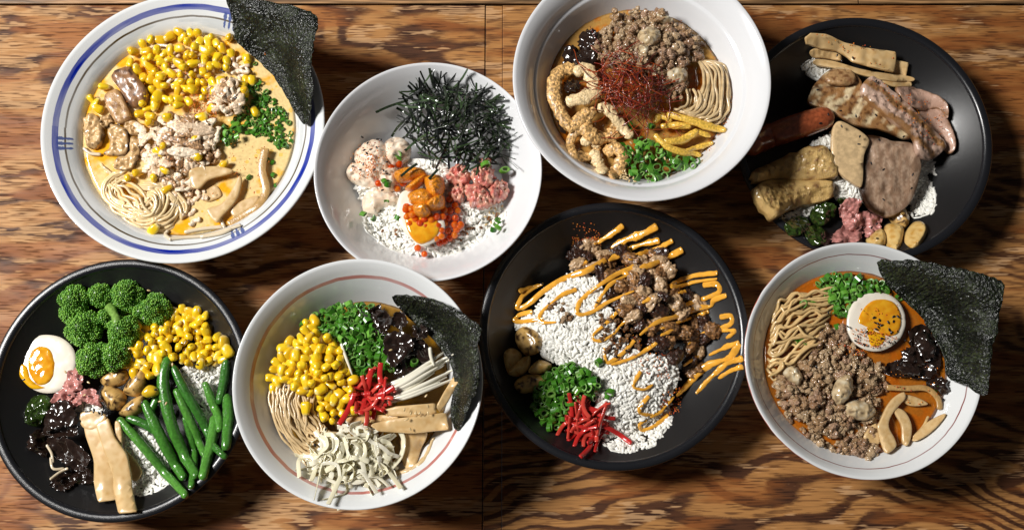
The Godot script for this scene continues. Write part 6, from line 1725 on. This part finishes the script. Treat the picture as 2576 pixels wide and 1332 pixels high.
func fill_egg_ramen() -> void:
	var b := 8
	broth(b, Color(0.40, 0.125, 0.010), Color(0.46, 0.11, 0.004), 0.1, "orange red oily broth in the thin ringed bowl", 0.05, 260)
	mound(b, 480, 800, 0.052, 0.0700, 0.060)
	mound(b, 320, 520, 0.040, 0.0690, 0.060)
	mound(b, 640, 300, 0.034, 0.0670, 0.060)
	bundle(b, "noodle", [[520, 292], [420, 290], [310, 305], [240, 350], [205, 430]], [[470, 560], [390, 610], [290, 680], [215, 735], [165, 715]], 30, 0.0013, noodle_mats("straw"), "straw coloured noodle in the combed bundle at left", "noodle", "noodles in the thin ringed bowl", {"high": 0.005, "wob": 10.0})
	strip(b, "noodle", [[330, 475], [365, 520], [410, 535]], 0.0012, 0.0014, noodle_mats("straw")[2], "single loose noodle hooked over the bundle", "noodle", "", {"lift": 0.007, "n": 12})
	strip(b, "noodle", [[250, 665], [250, 690], [215, 720], [180, 735]], 0.0012, 0.0012, noodle_mats("straw")[0], "noodle end curling over the bundle's lower edge", "noodle", "", {"lift": 0.006, "n": 12})
	crumbs(b, spots_in([[460, 470], [560, 470], [600, 580], [700, 640], [780, 700], [795, 800], [750, 860], [765, 960], [690, 1000], [785, 1135], [640, 1150], [500, 1130], [400, 1070], [280, 960], [230, 850], [200, 770], [300, 730], [400, 630]], 280, 17.0), meat_mats(), "brown minced meat crumb below the egg half", "minced meat crumbs in the thin ringed bowl", Vector2(0.0017, 0.0040), 0.0035)
	clam(b, [[514, 832], [555, 735], [610, 728], [627, 790], [602, 850], [550, 887]], "upright pale clam in the middle of minced meat")
	clam(b, [[584, 890], [640, 858], [720, 880], [742, 930], [690, 967], [610, 947]], "oval pale clam below the upright one")
	clam(b, [[258, 722], [300, 680], [350, 710], [362, 750], [330, 782]], "small tan clam at the noodles' lower end")
	scallions(b, spots_in([[430, 265], [500, 200], [620, 210], [720, 225], [795, 270], [795, 305], [690, 300], [620, 340], [590, 420], [530, 410], [500, 320], [440, 290]], 72, 19.0, [[365, 360], [410, 355], [320, 555], [345, 545], [535, 480], [480, 490], [860, 325], [895, 730], [1060, 790], [365, 560]]), "wet green scallion above the egg half", "scallion slices in the thin ringed bowl", 0.0025, 1.1, 0.001)
	wood_ear(b, [[925, 485], [990, 468], [1050, 530], [1082, 620], [1062, 702], [980, 682], [918, 570]], "upper black wood ear under the large nori", 0.005)
	wood_ear(b, [[785, 685], [860, 648], [950, 640], [1052, 702], [1000, 752], [880, 742], [798, 732]], "broad black wood ear beside minced meat", 0.006)
	wood_ear(b, [[1000, 772], [1080, 738], [1127, 790], [1112, 832], [1040, 802]], "small black wood ear at the nori's lower corner", 0.005)
	wood_ear(b, [[880, 600], [950, 590], [1010, 650], [950, 690], [880, 660]], "black wood ear fold between the larger two", 0.005)
	wood_ear(b, [[940, 520], [1000, 500], [1050, 570], [1040, 640], [970, 620]], "folded black wood ear lying over the upper one", 0.0085)
	wood_ear(b, [[850, 690], [920, 665], [990, 700], [960, 735], [880, 725]], "small curled wood ear on the broad one", 0.009)
	egg(b, [[588, 450], [605, 375], [660, 318], [735, 298], [815, 312], [870, 360], [897, 430], [885, 510], [840, 568], [770, 602], [695, 600], [630, 565], [595, 510]], [[648, 452], [665, 395], [712, 345], [775, 332], [835, 350], [868, 400], [872, 470], [850, 515], [800, 528], [740, 500], [690, 480]], 0.0085, "egg half with a golden yolk and black sesame", [[690, 480], [740, 498], [790, 525], [770, 570], [720, 580], [700, 540]])
	menma(b, [[885, 818], [830, 850], [790, 905], [762, 970], [750, 1010], [790, 1135], [845, 1105], [838, 1060], [808, 1000], [822, 940], [870, 880], [895, 850]], "largest folded bamboo shoot hanging down in the broth", {"lift": 0.008})
	menma(b, [[828, 905], [890, 918], [928, 1000], [912, 1092], [880, 1082], [872, 990]], "upright bamboo shoot right of the folded one", {"lift": 0.007})
	menma(b, [[890, 832], [960, 848], [1012, 882], [930, 892], [885, 866]], "flat bamboo shoot dusted with red spice", {"lift": 0.005})
	menma(b, [[676, 1050], [740, 982], [762, 1080], [720, 1087]], "triangular bamboo shoot end beside minced meat", {"lift": 0.004})
	menma(b, [[930, 1062], [1000, 982], [1090, 934], [1107, 945], [1040, 1022], [960, 1072]], "flat bamboo shoot leaning on the right wall", {"lift": 0.005})
	strip(b, "bamboo_shoot", [[800, 795], [900, 800], [1000, 800], [1060, 850], [1072, 905]], 0.0024, 0.0013, mat("menma_strip", Color(0.50, 0.30, 0.11), 0.3, {"mot": "soft", "mots": 50.0, "sss": 0.1, "coat": 0.35, "coatr": 0.16, "bump": "bump", "bumpd": 0.02}), "thin bamboo shoot curving above the flat one", "bamboo shoot", "bamboo shoot pieces", {"lift": 0.004, "sq": 4.0, "n": 20, "sides": 8})
	strip(b, "noodle", [[935, 1055], [985, 1000], [1010, 950]], 0.0012, 0.0012, noodle_mats("straw")[0], "noodle end beside the leaning bamboo shoot", "noodle", "", {"lift": 0.004, "n": 10})
	nori_sheet(b, [[755, 135, 0.078], [850, 132, 0.086], [960, 130, 0.094], [1100, 155, 0.103], [1230, 182, 0.110], [1310, 205, 0.113], [1407, 245, 0.116], [1402, 330, 0.114], [1370, 500, 0.108], [1345, 640, 0.102], [1315, 832, 0.092], [1220, 792, 0.086], [1112, 738, 0.072], [1090, 640, 0.070], [1050, 545, 0.069], [980, 440, 0.068], [890, 345, 0.068], [790, 250, 0.070]], "broad black nori sheet leaning out of the thin ringed bowl")
	sesame(b, spots_in([[0, 0], [1, 0], [0, 1]], 0, 1.0, [[727, 430], [757, 443], [735, 457], [750, 463], [768, 470], [740, 490], [752, 480], [830, 425], [853, 425], [830, 450], [803, 455], [808, 493], [818, 508], [770, 538], [690, 505], [645, 528], [633, 553], [675, 570], [810, 560], [840, 560], [593, 478]]), true, "on the egg half", 0.0118)
	sesame(b, spots_in([[0, 0], [1, 0], [0, 1]], 0, 1.0, [[895, 550], [990, 805], [1088, 860], [425, 688], [405, 810], [490, 405], [530, 420], [370, 360]]), true, "in the orange broth", 0.004)
	specks(b, [[[[600, 490], [700, 480], [860, 540], [760, 595], [640, 570]], 130], [[[650, 360], [860, 360], [860, 520], [700, 520]], 25]], "red spice dusted over the egg half", true, 0.0108)
	specks(b, [[[[800, 660], [1060, 660], [1080, 900], [820, 860]], 60], [[[540, 560], [700, 600], [680, 640], [540, 620]], 60]], "red spice flecks around the wood ears", true, 0.006)
